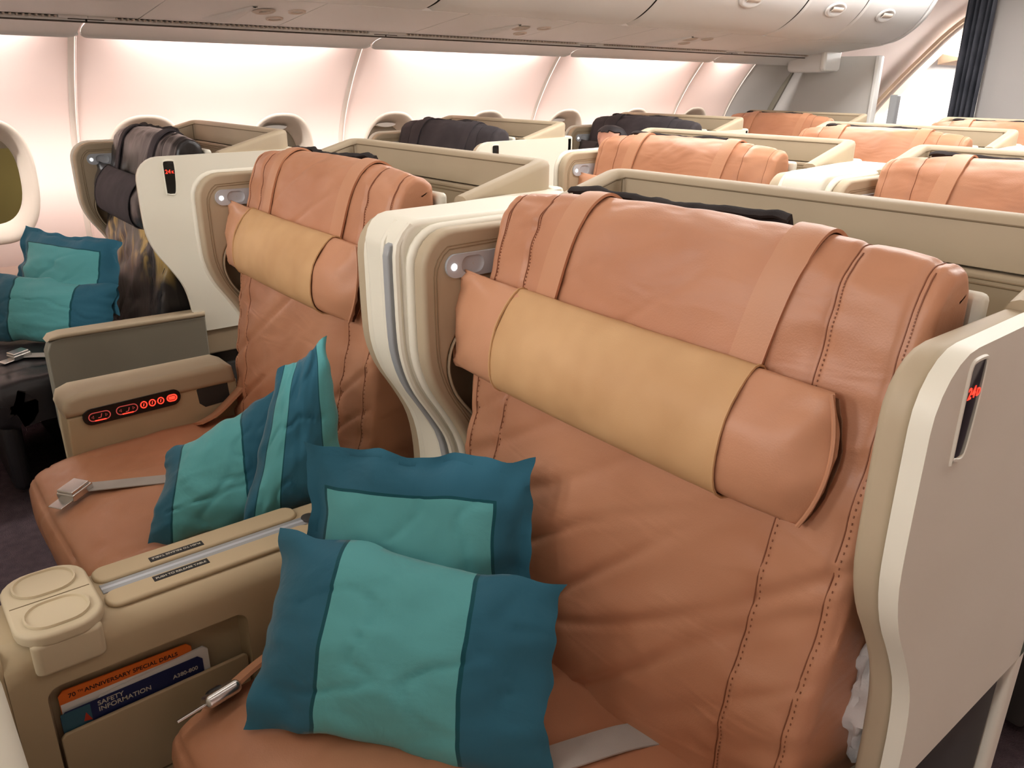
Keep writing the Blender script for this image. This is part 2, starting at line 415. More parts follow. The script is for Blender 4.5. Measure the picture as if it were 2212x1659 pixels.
# windows
for i, wy in enumerate(WIN_Y):
    W = empty('window_%d' % (i + 1), (wallx_s(WIN_Z), wy, WIN_Z - WRZ)); struct(W)
    W['label'] = 'oval cabin window number %d along the cream sidewall' % (i + 1)
    inv = Matrix.Translation(-W.location)
    def wp(name, me, mat, **k):
        o = link(name, me, W, mat, **k); o.matrix_parent_inverse = inv; return o
    O = oval(0, 1, 1)
    def ringpt(t, f, dx):
        p = oval(wy, WRY * f, WRZ * f, 48)[t % 48]; return p
    # surround: rounded lip, then a splayed funnel in to the pane
    steps = [(1.02, .000), (1.0, .003), (.96, .003), (.90, -.006), (.84, -.045), (.76, -.06), (.73, -.085)]
    bm = bmesh.new(); rings = []
    for f, dx in steps:
        rings.append([bm.verts.new((wallx_s(min(p[1], 1.9)) * (1 if dx > -.02 else 0) + (0 if dx > -.02 else wallx_s(WIN_Z) + .3 * (wallx_s(p[1]) - wallx_s(WIN_Z))) + dx, p[0], p[1])) for p in oval(wy, WRY * f, WRZ * f)])
    for A, B in zip(rings[:-1], rings[1:]):
        for k in range(48): bm.faces.new((A[k], A[(k + 1) % 48], B[(k + 1) % 48], B[k]))
    wp('surround', fin(bm), 'surround')
    xs = wallx_s(WIN_Z)
    pane = oval(wy, WRY * .74, WRZ * .74)
    wp('pane', prism(pane, 'x', xs - .102, xs - .098, off=0), 'pane_glass')
    z_sh = WIN_Z + (.07 if i else .13)
    sh = [p for p in pane if p[1] >= z_sh]
    ys = [p[0] for p in sh]; sh += []
    half = max(abs(p[0] - wy) for p in sh)
    poly = sorted(sh, key=lambda p: -math.atan2(p[1] - z_sh + .001, p[0] - wy))
    wp('window_shade', prism(poly, 'x', xs - .094, xs - .086, off=0), 'shade')
    tab = [(wy + .062 * math.cos(a), WIN_Z + .196 - .017 * math.sin(a) ** 1) for a in np.linspace(0, PI, 12)]
    tab += [(wy + .055 * math.cos(a), WIN_Z + .196 + .007 * math.sin(a)) for a in np.linspace(PI, 0, 12)[1:-1]]
    wp('shade_tab', prism(tab, 'x', xs - .078, xs - .03, off=.001), 'edge_white')
o = link('wall_outside', box(-6.2, -6.1, -2, 3, -1, 2.6, off=0), mat='jetty_wall'); struct(o, 'dim olive wall outside the window', 'wall')

# side storage ledge along the sidewall
o = link('trim_6', box(-4.09, -3.88, -1.4, 6.0, 0, .645, off=.02), mat='wall_cream', wn=True); struct(o, 'long cream storage ledge under the cabin windows', 'ledge')

# overhead bins --------------------------------------------------------
LIP = [(-3.802, 1.572), (-3.806, 1.582), (-3.78, 1.600), (-3.70, 1.622), (-3.605, 1.632), (-3.605, 1.645), (-3.70, 1.636), (-3.79, 1.612), (-3.82, 1.585)]
for k, (a, b) in enumerate(zip(PAN[1:-1], PAN[2:])):
    L = empty('bin_valance', (-3.7, (a + b) / 2, 1.57)); tag(L, ['grey valance strip over the leftmost windows', 'long grey valance above the first black seat', 'grey valance strip left of the middle seats over the wall wash', 'grey valance strip above the far black seats', 'short grey valance next to the rear partition'][k], 'valance', 'valances under the overhead bins')
    inv = Matrix.Translation(-L.location)
    def lp(name, me, mat, **kk):
        o = link(name, me, L, mat, **kk); o.matrix_parent_inverse = inv; return o
    a2, b2 = a + .004, b - .004
    if k == 4: b2 = 5.98
    out = smooth_path([(x, 0, z) for x, z in [(-3.775, 1.5725), (-3.763, 1.588), (-3.72, 1.606), (-3.66, 1.620), (-3.606, 1.628)]], 12)
    def lipfn(u, v):
        e = min(u * (b2 - a2), (1 - u) * (b2 - a2)); r = .035
        cut = (r - math.sqrt(max(0, r * r - (r - e) ** 2))) if e < r else 0
        p = out[round(v * 12)]; q = (out[-1] - out[0]) * (cut * max(0, 1 - v * 1.6) / .2)
        return Vector((p.x + q.x, a2 + u * (b2 - a2), p.z + q.z))
    us = 40
    lp('lip', grid(lambda u, v: lipfn(.5 - .5 * math.cos(PI * u), v), us, 12, solid=.004), 'bin_white')
    lp('slot_shade', box(-3.612, -3.580, a2 - .006, b2 + .006, 1.6405, 1.72, off=0), 'bin_shadow')  # dark box painting the shade between the ribs
    lp('leak_blocker', box(-3.618, -3.607, a2 - .006, b2 + .006, 1.618, 1.74, off=0), 'bin_shadow')  # unseen plate added to stop wash light leaking through the grille
    bm = bmesh.new(); y = a2 + .1
    while y < b2 - .1:
        g = bmesh.ops.create_cube(bm, size=1)
        for v in g['verts']: v.co = Vector((-3.594 + v.co.x * .024, y + v.co.y * .006, 1.6355 + v.co.z * .007))
        y += .021
    lo = lp('grille_ribs', fin(bm, False), 'seam_beige'); lo['kind'] = 'stuff'
    for e0, e1 in ((a2 - .003, a2 + .095), (b2 - .095, b2 + .003)): lp('grille_end', box(-3.606, -3.580, e0, e1, 1.631, 1.643, off=.001), 'bin_white')
    lp('grille_edge', box(-3.613, -3.605, a2 + .06, b2 - .06, 1.625, 1.638, off=.001), 'bin_white')
# service panels (flat underside between valance and bin doors)
SP = [-.5, .30, 1.05, 1.62, 2.30, 2.95, 3.55, 4.2, 4.85, 5.5, 5.98]
def psuz(x): return 1.640 + (x + 3.58) / .48 * .062
SPL = ['over the left edge of the view', 'left of the first light cluster', 'with the reading lights over the first black seat', 'right of the first reading light cluster', 'above the joint of two valances',
       'with the reading lights over the middle of the wall', 'right of the second reading light cluster', 'with the far reading light cluster', 'beyond the far reading light cluster', 'next to the hanging white monitor housing']
HASU = {2: (1.40), 5: (2.72), 7: (4.02)}
for k, (a, b) in enumerate(zip(SP[:-1], SP[1:])):
    Pn = empty('service_panel', (-3.34, (a + b) / 2, 1.63)); tag(Pn, 'pale service panel under the bins ' + SPL[k], 'panel', 'service panels under the bins')
    inv = Matrix.Translation(-Pn.location)
    def pp(name, me, mat, **kk):
        o = link(name, me, Pn, mat, **kk); o.matrix_parent_inverse = inv; return o
    pp('plate', prism([(-3.58, 1.640), (-3.10, 1.702), (-3.10, 1.712), (-3.58, 1.650)], 'y', a + .002, b - .002, off=.001), 'bin_white', wn=True)
    if k in HASU:
        cy = HASU[k]
        sl = Vector((.48, 0, .062)).normalized(); nn = Vector((sl.z, 0, -sl.x))
        def at(x, y, d): return Vector((x, y, psuz(x))) + nn * d
        # tear-drop fairing
        def tear(u, v):
            t = u * 1.0; wdt = .060 * math.sin(PI * min(1, t * 1.15)) ** .8 if t < .87 else .02
            yy = cy - .02 - .05 * (1 - t); s = (v - .5) * 2
            return at(-3.50 + .27 * t, yy + s * (.052 * (1 - t) + .010), .0 + .026 * max(0, 1 - s * s) ** .5 * (1 - .75 * t) * min(1, t * 8 + .15))
        pp('fairing', grid(tear, 14, 10), 'bin_white')
        c = (-3.30, cy + .045)
        bm = bmesh.new()
        for q in range(5):
            r = .05 - q * .009
            rr = [bm.verts.new(at(c[0] + r * math.cos(2 * PI * z / 24), c[1] + r * .9 * math.sin(2 * PI * z / 24), .002 + (q % 2) * .004)) for z in range(24)]
            if q: 
                for z in range(24): bm.faces.new((pr_[z], pr_[(z + 1) % 24], rr[(z + 1) % 24], rr[z]))
            pr_ = rr
        pp('speaker_grille', fin(bm), 'seam_beige')
        for (lx, ly) in ((-3.27, cy + .17), (-3.42, cy + .14)):
            bm = bmesh.new(); pr_ = None
            for r, d in ((.036, .0), (.034, .006), (.026, .006), (.024, -.002), (.001, -.006)):
                rr = [bm.verts.new(at(lx + r * math.cos(2 * PI * z / 20), ly + r * math.sin(2 * PI * z / 20), d)) for z in range(20)]
                if pr_:
                    for z in range(20): bm.faces.new((pr_[z], pr_[(z + 1) % 20], rr[(z + 1) % 20], rr[z]))
                pr_ = rr
            pp('reading_light', fin(bm), 'seam_beige')
# bin doors
DOOR = smooth_path([(-3.10, 0, 1.704), (-3.02, 0, 1.722), (-2.95, 0, 1.757), (-2.88, 0, 1.81), (-2.825, 0, 1.872), (-2.785, 0, 1.94), (-2.755, 0, 2.02), (-2.735, 0, 2.12), (-2.73, 0, CEIL - .01)], 30)
BINS = [-.5, .85, 2.08, 3.29, 4.51, 5.13, 5.92]
BL = ['over the left edge of the view', 'above the first black seat', 'left of the one with the first visible latch', 'with the wide latch cup near the top edge', 'short one, second from the end', 'short end one above the hanging monitor housing']
for k, (a, b) in enumerate(zip(BINS[:-1], BINS[1:])):
    B = empty('overhead_bin', (-3.0, (a + b) / 2, 1.70)); tag(B, 'white curved overhead bin ' + BL[k], 'overhead bin', 'overhead bins along the sidewall')
    inv = Matrix.Translation(-B.location)
    def bpart(name, me, mat, **kk):
        o = link(name, me, B, mat, **kk); o.matrix_parent_inverse = inv; return o
    a2, b2 = a + .006, b - .006
    def dfn(u, v):
        e = min(u, 1 - u) * (b2 - a2); p = DOOR[round(v * 30)]
        d = 0 if e > .012 else (.012 - e) * .8
        return Vector((p.x - d * .4, a2 + u * (b2 - a2), p.z + d))
    ul = [0, .004, .008, .014, .02] 
    bpart('door', grid(lambda u, v: dfn(u if True else 0, v), 60, 30), 'bin_white')
    if k >= 2:
        cy = {2: 2.75, 3: 3.98, 4: 4.82, 5: 5.42}[k]
        c = DOOR[14] + Vector((0, cy, 0)); tg = (DOOR[15] - DOOR[13]).normalized(); nn = Vector((tg.z, 0, -tg.x))
        def cup(u, v):
            r = v; aang = u * 2 * PI
            d = .012 * math.exp(-((r - .8) / .25) ** 2) - .004 * (1 - r)
            q = c + tg * (.050 * r * math.sin(aang)) + Vector((0, .105 * r * math.cos(aang), 0)) + nn * (d + .002 * (r < 1))
            return q
        bpart('latch', grid(cup, 24, 8, close_u=True), 'bin_white')
        pd = bpart('latch_paddle', grid(lambda u, v: c + tg * ((v - .5) * .03 + .006) + Vector((0, (u - .5) * .11, 0)) + nn * (.012 + .006 * math.sin(PI * v)), 8, 4, solid=.003), 'seam_beige')
o = link('trim_1', grid(lambda u, v: Vector((DOOR[round(v * 30)].x - .02, -1.5 + 7.4 * u, DOOR[round(v * 30)].z + .012)), 1, 30), mat='bin_shadow'); struct(o, 'dark sheet standing in for shade behind the bin doors', 'trim')  # shade in the door gaps painted as a dark sheet
o = link('trim_2', prism([(p.x, p.z) for p in DOOR] + [(-3.75, CEIL), (-3.6, 1.66)], 'y', 5.93, 5.97, off=.004), mat='bin_white'); struct(o, 'end cap of the overhead bins', 'trim')
# hanging monitor housing under the bin end
Mn = empty('monitor_housing', (-3.58, 5.88, 1.53), 'white rounded monitor housing hanging under the bin end', 'monitor')
inv = Matrix.Translation(-Mn.location)
o = link('housing', prism(rrect(-3.755, -3.455, 1.520, 1.80, .035), 'y', 5.80, 5.99, off=.02, seg=4), Mn, 'bin_white', wn=True); o.matrix_parent_inverse = inv
o = link('side_cover', prism(rrect(5.78, 6.0, 1.528, 1.80, .03), 'x', -3.47, -3.425, off=.018, seg=4), Mn, 'edge_white', wn=True); o.matrix_parent_inverse = inv
# grey rear partition
Pt = empty('wall_partition', (-3.7, 6.12, 0)); struct(Pt, 'grey rear partition with a white edge', 'partition')
inv = Matrix.Translation(-Pt.location)
pp = [(-4.13, 0), (-3.20, 0), (-3.20, 1.62), (-3.215, 1.638), (-3.86, 1.638), (-4.0, 1.42), (-4.10, 1.2)]
o = link('slab', prism(pp, 'y', 6.10, 6.14, off=.004), Pt, 'partition_grey'); o.matrix_parent_inverse = inv
o = link('edge_profile', prism(rrect(-3.205, -3.175, 0.01, 1.64, .012), 'y', 6.085, 6.155, off=.006), Pt, 'edge_white'); o.matrix_parent_inverse = inv
o = link('wall_gap_seal', prism([(-4.06, 1.16), (-4.12, 1.16), (-3.86, 1.66), (-3.80, 1.66)], 'y', 6.075, 6.10, off=.003), Pt, 'arm_grey'); o.matrix_parent_inverse = inv
# door zone behind the partition
DP = smooth_path([(-4.1, 0, -.02), (-4.15, 0, .8), (-4.02, 0, 1.15), (-3.9, 0, 1.34), (-3.6, 0, 1.68), (-3.3, 0, 1.97), (-2.9, 0, 2.20), (-2.4, 0, 2.3)], 50)
o = link('wall_door_zone', grid(lambda u, v: Vector((DP[round(v * 50)].x - .03, 6.16 + 1.55 * u, DP[round(v * 50)].z)), 1, 50), mat='door_panel'); struct(o, 'pinkish sidewall lining before the cabin door', 'wall')
o = link('trim_3', grid(lambda u, v: Vector((DP[round((.25 + .75 * v) * 50)].x + .03, 7.50 + .28 * u, DP[round((.25 + .75 * v) * 50)].z - .02)), 1, 40, solid=.03), mat='frame_tan'); struct(o, 'tan curved door frame rib', 'trim')
o = link('trim_4', tube([(DP[k].x + .06, 7.56, DP[k].z - .03) for k in range(14, 48)], .022, 8), mat='seam_beige'); struct(o, 'grey edge bead of the door frame rib', 'trim')
o = link('door_1', grid(lambda u, v: Vector((DP[round(v * 50)].x - .02, 7.72 + 2.7 * u, DP[round(v * 50)].z)), 1, 50), mat='edge_white'); struct(o, 'brightly lit white cabin door', 'door')
# exit sign canopy above door
Ex = empty('exit_sign', (-3.55, 8.6, 1.66), 'small exit sign canopy above the lit cabin door', 'sign')
inv = Matrix.Translation(-Ex.location)
o = link('canopy', prism([(-3.62, 1.62), (-3.42, 1.66), (-3.42, 1.68), (-3.62, 1.72)], 'y', 8.0, 9.6, off=.004), Ex, 'frame_tan'); o.matrix_parent_inverse = inv
o = link('sign_face', prism(disc_bm((8.75, 1.70), .15, 'x', 0, 24, .035), 'x', -3.40, -3.39, off=.001), Ex, 'black_plastic'); o.matrix_parent_inverse = inv
# green indicator
Gl = empty('indicator_light', (-3.99, 7.0, 1.33), 'small green indicator lamp beside the door frame', 'light'); inv = Matrix.Translation(-Gl.location)
o = link('holder', box(-3.93, -3.88, 7.36, 7.46, 1.36, 1.42, off=.008), Gl, 'seam_beige'); o.matrix_parent_inverse = inv
o = link('lens', box(-3.885, -3.872, 7.385, 7.435, 1.375, 1.405, off=.004), Gl, 'green_glow'); o.matrix_parent_inverse = inv
o = link('grey_post', box(-3.16, -3.10, 6.30, 6.36, 0, 1.37, off=.01), mat='strip_grey', wn=True); tag(o, 'slim grey post at the free edge of the rear partition', 'post')
# centre monument and curtain
o = link('wall_monument', box(-2.70, 1.4, 6.72, 7.6, 0, CEIL, off=.01), mat='monument_grey', wn=True); struct(o, 'light grey galley wall behind the centre seats', 'wall')
o = link('trim_5', box(-2.92, -2.89, 6.78, 6.84, 0, CEIL, off=.008), mat='edge_white'); struct(o, 'white post beside the curtain', 'trim')
def curt(u, v):
    z = .02 + v * (CEIL - .02); x = -2.87 + .18 * u * (1 + .12 * v); 
    return Vector((x, 6.66 + .035 * math.sin(u * 5 * 2 * PI) + .01 * math.sin(u * 13 + z * 2), z))
o = link('curtain', grid(curt, 60, 10, solid=.004), mat='curtain_cloth'); tag(o, 'dark grey pleated curtain gathered beside the galley wall', 'curtain')
# ceiling lamps
for k, (x, wd) in enumerate(((-2.55, .16), (-.08, .16), (-1.33, .30))):
    Lm = empty('ceiling_light', (x, 4.55, CEIL - .07)); tag(Lm, ['long ceiling light strip over the window side aisle', 'long ceiling light strip over the near aisle', 'wide ceiling light strip over the centre seats'][k], 'ceiling light', 'ceiling light strips')
    inv = Matrix.Translation(-Lm.location)
    o = link('housing', box(x - wd / 2 - .04, x + wd / 2 + .04, -3.3, 6.6, CEIL - .05, CEIL + .01, off=.01), Lm, 'bin_white'); o.matrix_parent_inverse = inv
    o = link('diffuser', box(x - wd / 2, x + wd / 2, -3.2, 6.5, CEIL - .066, CEIL - .045, off=.004), Lm, 'lamp_diffuser'); o.matrix_parent_inverse = inv

# ================================================================== SEATS
PITCH = 1.40
YB = .80                     # seat root sits at this y of its row
COL = {'K': -3.355, 'F': -1.908, 'D': -.768}
HW = .478
def y_(y): return y - YB

def wing_outline(ins=0, zlow=.45, ytop=1.17, rear=1.33):
    """side wing outline in (y,z): rounded top front corner, straight front, sweeping back below"""
    r = .075; pts = []
    yf = .770 + ins; zt = 1.178 - ins; r -= ins * .5
    for k in range(7):
        t = math.radians(90 + 90 * k / 6); pts.append((yf + r + r * math.cos(t), zt - r + r * math.sin(t)))
    low = smooth_path([(yf, 0, zt - r), (yf + .001, 0, .98), (yf + .007, 0, .915), (yf + .030, 0, .855), (yf + .072, 0, .79), (yf + .106, 0, .725), (yf + .122, 0, .65), (yf + .125, 0, .56), (yf + .125, 0, zlow)], 22)
    pts += [(p.x, p.z) for p in low[1:]]
    pts += [(rear, zlow), (rear, zt + .008)]
    return [(y_(a), b) for a, b in pts]
def pad_outline(ins=.005, zlow=.46):
    """inner pad: like the wing, with a rounded recess cut from the seat side"""
    pts = [(a + YB, b) for a, b in wing_outline(ins, zlow)][:-2]
    pts += [(1.20, zlow), (1.20, .785), (.915, .785), (.884, .80)]
    arc = smooth_path([(.884, 0, .80), (.845, 0, .850), (.828, 0, .90), (.834, 0, .945), (.858, 0, .978), (.898, 0, .995)], 14)
    pts += [(p.x, p.z) for p in arc[1:]]
    pts += [(1.20, .995), (1.20, 1.178 - ins)]
    return [(y_(a), b) for a, b in pts]
# --- backrest
BACK = smooth_path([(0, .800, .40), (0, .792, .47), (0, .806, .58), (0, .832, .74), (0, .866, .92), (0, .897, 1.07), (0, .922, 1.165), (0, .945, 1.208), (0, .978, 1.226), (0, 1.012, 1.214), (0, 1.028, 1.175), (0, 1.03, 1.05), (0, 1.03, .8), (0, 1.0, .45)], 130)
SEAMS_X = [-.283, .283]
def sstep(a, b, x):
    t = max(0, min(1, (x - a) / (b - a))); return t * t * (3 - 2 * t)
def back_frame(t):
    f = t * 130; i = min(int(f), 129); p = BACK[i].lerp(BACK[i + 1], f - i)
    tg = (BACK[min(i + 2, 130)] - BACK[max(i - 1, 0)]).normalized()
    return p, Vector((0, -tg.z, tg.y))
def back_pt(x, t, lift=0):
    """smooth point on the backrest cover for local x and arc parameter t in 0..1 of BACK"""
    p, n = back_frame(t); s_ = min(1, abs(x) / .40)
    crown = .020 * (1 - s_ * s_) * (1 - .7 * sstep(.42, .60, t))
    topz = .018 * (1 - s_ ** 3) * sstep(.40, .52, t) * (1 - sstep(.58, .76, t))
    return Vector((x, p.y, p.z + topz)) + n * (crown + lift)
def back_disp(x, t, zz, seed, amp):
    front = 1 - sstep(.54, .62, t); d = 0
    for sx in SEAMS_X + [-.372, .372]:
        dd = abs(x - sx)
        d -= .004 * math.exp(-(dd / .007) ** 2)
        d += .0016 * math.exp(-(dd / .03) ** 2) * math.sin(zz * 95 + 3 * fbm(x * 9, zz * 9, seed)) * front
    a1 = fbm(x * 2.6 + zz * 1.6 + seed, zz * 8 - x * 4.5, seed, 2)
    a2 = abs(fbm(x * 2.4 - zz * 1.4, zz * 6.5 - x * 4.2 + seed, seed + 4, 1))
    low = .45 + 1.0 * sstep(1.12, .80, zz) if zz < 1.12 else .45
    mask = max(0, min(1, 1.8 * fbm(x * 2.3, zz * 2.3, seed + 5) + .55))
    d += amp * low * (.0062 * a1 - .0045 * math.exp(-(a2 / .055) ** 2) * mask + .006 * fbm(x * 2.2, zz * 2.2, seed + 9)) * front
    d += amp * .0028 * fbm(x * 11, t * 16, seed + 2, 2) * sstep(.42, .5, t)
    return d
def back_mesh(seed, amp, NU=96, NV=150):
    hw = .398; R = .022
    def fn(u, v):
        q = (u - .5) * 2; side = 0
        if abs(q) <= .86: x = q / .86 * (hw - R)
        else:
            k = (abs(q) - .86) / .14
            if k < .55:
                a = k / .55 * PI / 2; x = math.copysign(hw - R + R * math.sin(a), q); side = R * (1 - math.cos(a))
            else: x = math.copysign(hw, q); side = R + (k - .55) / .45 * .018
        side *= 1 - .45 * sstep(.40, .50, v) * (1 - sstep(.62, .74, v))
        p = back_pt(x, v); _, n = back_frame(v)
        p.x *= 1 - .05 * max(0, (.35 - v) / .35)
        return p + n * (back_disp(x, v, p.z, seed, amp) * (1 if side < .01 else .3) - side)
    return grid(fn, NU, NV, cap=True)
def back_seam(sx, seed, amp):
    pts = []
    for t in np.linspace(.06, .66, 70):
        p = back_pt(sx, t); _, n = back_frame(t)
        p.x *= 1 - .05 * max(0, (.35 - t) / .35)
        p = p + n * (back_disp(sx, t, p.z, seed, amp) + .0008); p.y -= YB; pts.append(p)
    return tube(pts, .0010, 5)
def back_stitches(sx, seed, amp):
    bm = bmesh.new()
    for t in np.linspace(.08, .56, 110):
        p = back_pt(sx + .007, t); pf, n = back_frame(t); tg = Vector((0, -n.z, n.y))
        p.x *= 1 - .05 * max(0, (.35 - t) / .35)
        p = p + n * (back_disp(sx + .007, t, p.z, seed, amp) + .0012); p.y -= YB
        g = bmesh.ops.create_cube(bm, size=1)
        for v in g['verts']: v.co = p + Vector((v.co.x * .0014, 0, 0)) + n * v.co.y * .0010 + Vector((0, -n.z, n.y)) * v.co.z * .0030
    return fin(bm, False)
HX0, HX1 = -.420, .325
def headrest_mesh(seed, grow=0, x0=HX0, x1=HX1, cover=False):
    NU, NV = 40, 50
    def fn(u, v):
        v2 = v if cover else .5 - .5 * math.cos(PI * v)
        x = x0 + (x1 - x0) * v2
        el, er = max(x - HX0, 0), max(HX1 - x, 0)
        th = .052 * (1 - .93 * math.exp(-el / .075)) * (1 - .86 * math.exp(-er / .030))
        hh = .088 + .004 * math.exp(-el / .06)
        th += grow; hh += grow * .7
        a = u * 2 * PI; c, s = math.cos(a), math.sin(a)
        yy = th * math.copysign(abs(c) ** .75, c); zz = hh * math.copysign(abs(s) ** .9, s)
        k = zz / .09
        yy *= 1 - .50 * max(0, s) ** 1.6 + .10 * max(0, -s)
        if not cover:
            x += .024 * (1 - k * k) * math.exp(-er / .05)                 # puffed right end
            x -= .020 * (k + 1) * math.exp(-el / .06)                          # top corner of the left end sticks out
        wr = fbm(x * 14, math.cos(a) * 2.0, math.sin(a) * 2.0 + seed, 2)
        am = .0065 * math.exp(-min(el, er) / .09) + .0016
        wr += .5 * fbm(x * 30, math.cos(a) * 3.5, math.sin(a) * 3.5 + seed, 2)
        if cover: am = .0024
        yy += wr * am * math.copysign(1, c); zz += wr * am * .4
        yy -= .010 * (x / .4) ** 2
        return Vector((x, -yy, zz))
    return grid(fn, NU, NV, close_u=True)
def cover_hem(hx):
    el, er = hx - HX0, HX1 - hx
    th = .052 * (1 - .93 * math.exp(-el / .075)) * (1 - .86 * math.exp(-er / .030)) + .0048; hh = .088 + .004 * math.exp(-el / .06) + .0036
    pts = []
    for k in range(28):
        a = 2 * PI * k / 28; c, s_ = math.cos(a), math.sin(a)
        yy = th * math.copysign(abs(c) ** .75, c); zz = hh * math.copysign(abs(s_) ** .9, s_)
        yy *= 1 - .50 * max(0, s_) ** 1.6 + .10 * max(0, -s_); yy -= .010 * (hx / .4) ** 2
        pts.append((hx, -yy, zz))
    return tube(pts, .0022, 5, True)
def headrest_seams(end):
    if end < 0: return tube([(HX0 - .020 * (z / .09 + 1), .010, z) for z in np.linspace(-.089, .089, 10)], .003, 6)
    return tube([(HX1 + .022 * (1 - (z / .09) ** 2), -.004, z) for z in np.linspace(-.086, .086, 12)], .003, 6)
def cushion_mesh(seed, hw=.385):
    """seat cushion: rolled front edge, crown, seams"""
    prof = smooth_path([(0, .86, .455), (0, .80, .470), (0, .65, .476), (0, .48, .472), (0, .34, .464), (0, .26, .448), (0, .222, .41), (0, .222, .36), (0, .245, .31), (0, .30, .29)], 80)
    def fn(u, v):
        s = (u - .5) * 2
        if abs(s) <= .8: x = s / .8 * (hw - .05); side = 0
        else:
            q = (abs(s) - .8) / .2; a = min(1, q / .6) * PI / 2
            x = math.copysign(hw - .05 + .05 * math.sin(a), s); side = .05 * (1 - math.cos(a)) + max(0, q - .6) / .4 * .10
        f = v * 80; i = min(int(f), 79); p = prof[i].lerp(prof[i + 1], f - i)
        tg = (prof[min(i + 2, 80)] - prof[max(i - 1, 0)]).normalized(); n = Vector((0, tg.z, -tg.y))
        if n.z < 0 and v < .5: n = -n
        n = Vector((0, tg.z, -tg.y))
        d = .016 * (1 - (x / hw) ** 2) - side
        for sx in (-.13, .25):
            d -= .004 * math.exp(-((x - sx) / .006) ** 2)
        d -= .004 * math.exp(-((v - .62) / .008) ** 2) * (abs(x) < .34)
        d += .005 * fbm(x * 4, v * 5, seed, 3) - .003 * math.exp(-(abs(fbm(x * 5 + v * 3, v * 9 - x * 4, seed)) / .05) ** 2)
        q = Vector((x, p.y, p.z)) + n * d
        q.y -= YB
        return q
    return grid(fn, 60, 90)
def strap_mesh(x, wd, low, sway):
    pts = []; ts = np.linspace(low, .80, 44)
    bm = bmesh.new(); R = []
    for t in ts:
        xx = x + sway * (max(0, .50 - t) / .25)
        row = []
        for a in (-.5, -.25, 0, .25, .5):
            p = back_pt(xx + a * wd, t, .0075 + .001 * (1 - abs(a) * 2)); p.y -= YB; row.append(bm.verts.new(p))
        R.append(row)
    for a, b in zip(R[:-1], R[1:]):
        for k in range(4): bm.faces.new((a[k], a[k + 1], b[k + 1], b[k]))
    bmesh.ops.recalc_face_normals(bm, faces=bm.faces)
    bmesh.ops.solidify(bm, geom=bm.faces[:], thickness=.005)
    return fin(bm, ang=35)
def flap_mesh(seed):
    def fn(u, v):
        x = -.30 + .44 * u; w_ = .012 * fbm(u * 7, seed, 0, 3) + .006 * math.sin(u * 9)
        return Vector((x, 1.012 - YB + .035 * v + w_ * .8, 1.232 + .018 * math.sin(PI * min(1, v * .9 + .2)) - .07 * max(0, v - .4) + .5 * w_))
    return grid(fn, 50, 8, solid=.006)
def hood_mesh():
    bm = bmesh.new()
    yb, yo, zt, zb = 1.272, 1.335, 1.252, 1.172
    th = .048; n = 0
    def sidepts(sgn):
        return
    # plan outline rings: sweep a rounded section along a U path; height falls along the arms
    path = []
    hw = HW - .006
    for k in range(9): path.append((-hw + th / 2, 1.055 + (1.27 - 1.055) * k / 8, 1))
    for k in range(1, 6):
        a = PI - PI / 2 * k / 5; path.append((-hw + th / 2 + .035 + .035 * math.cos(a), 1.27 + .035 * math.sin(a), 2))
    for k in range(1, 20): path.append((-hw + th / 2 + .035 + (2 * hw - th - .07) * k / 20, 1.305, 0))
    left = [(x, y) for x, y, _ in path]
    full = left + [(-x, y) for x, y in left[::-1][10:]] if False else left
    pts = left[:14] + [(-hw + th / 2 + .035 + (2 * hw - th - .07) * k / 20, 1.305) for k in range(1, 20)] + [(-x, y) for x, y in left[:14][::-1]]
    rings = []
    N = len(pts)
    for i, (x, y) in enumerate(pts):
        a = Vector(pts[max(i - 1, 0)]); b = Vector(pts[min(i + 1, N - 1)]); t = (b - a).normalized(); nrm = Vector((-t.y, t.x))  # left normal
        f = min(1, max(0, (y - 1.055) / (1.285 - 1.055)))
        ztop = 1.186 + (zt - 1.186) * f; zbot = zb
        wd = th / 2
        sec = []
        rr = .014
        zs = [(-wd, zbot), (-wd, ztop - rr), (-wd + rr * .3, ztop - rr * .3), (-wd + rr, ztop), (wd - rr, ztop), (wd - rr * .3, ztop - rr * .3), (wd, ztop - rr), (wd, zbot)]
        rings.append([bm.verts.new((x + nrm.x * d, y - YB + nrm.y * d, z)) for d, z in zs])
    for a, b in zip(rings[:-1], rings[1:]):
        for k in range(8): bm.faces.new((a[k], a[(k + 1) % 8], b[(k + 1) % 8], b[k]))
    bm.faces.new(rings[0]); bm.faces.new(rings[-1][::-1])
    return fin(bm, ang=50)
def hood_seam():
    hw = HW - .006; th = .048
    pts = [(-hw + th + .0005, y - YB, 1.186 + (1.252 - 1.186) * (y - 1.055) / .23 - .014) for y in np.linspace(1.07, 1.265, 8)]
    pts += [(x, 1.281 - YB, 1.2375) for x in np.linspace(-hw + th + .012, hw - th - .012, 24)]
    pts += [(-p[0], p[1], p[2]) for p in pts[:8][::-1]]
    return tube(pts, .0016, 5)
STITCH_N = 40
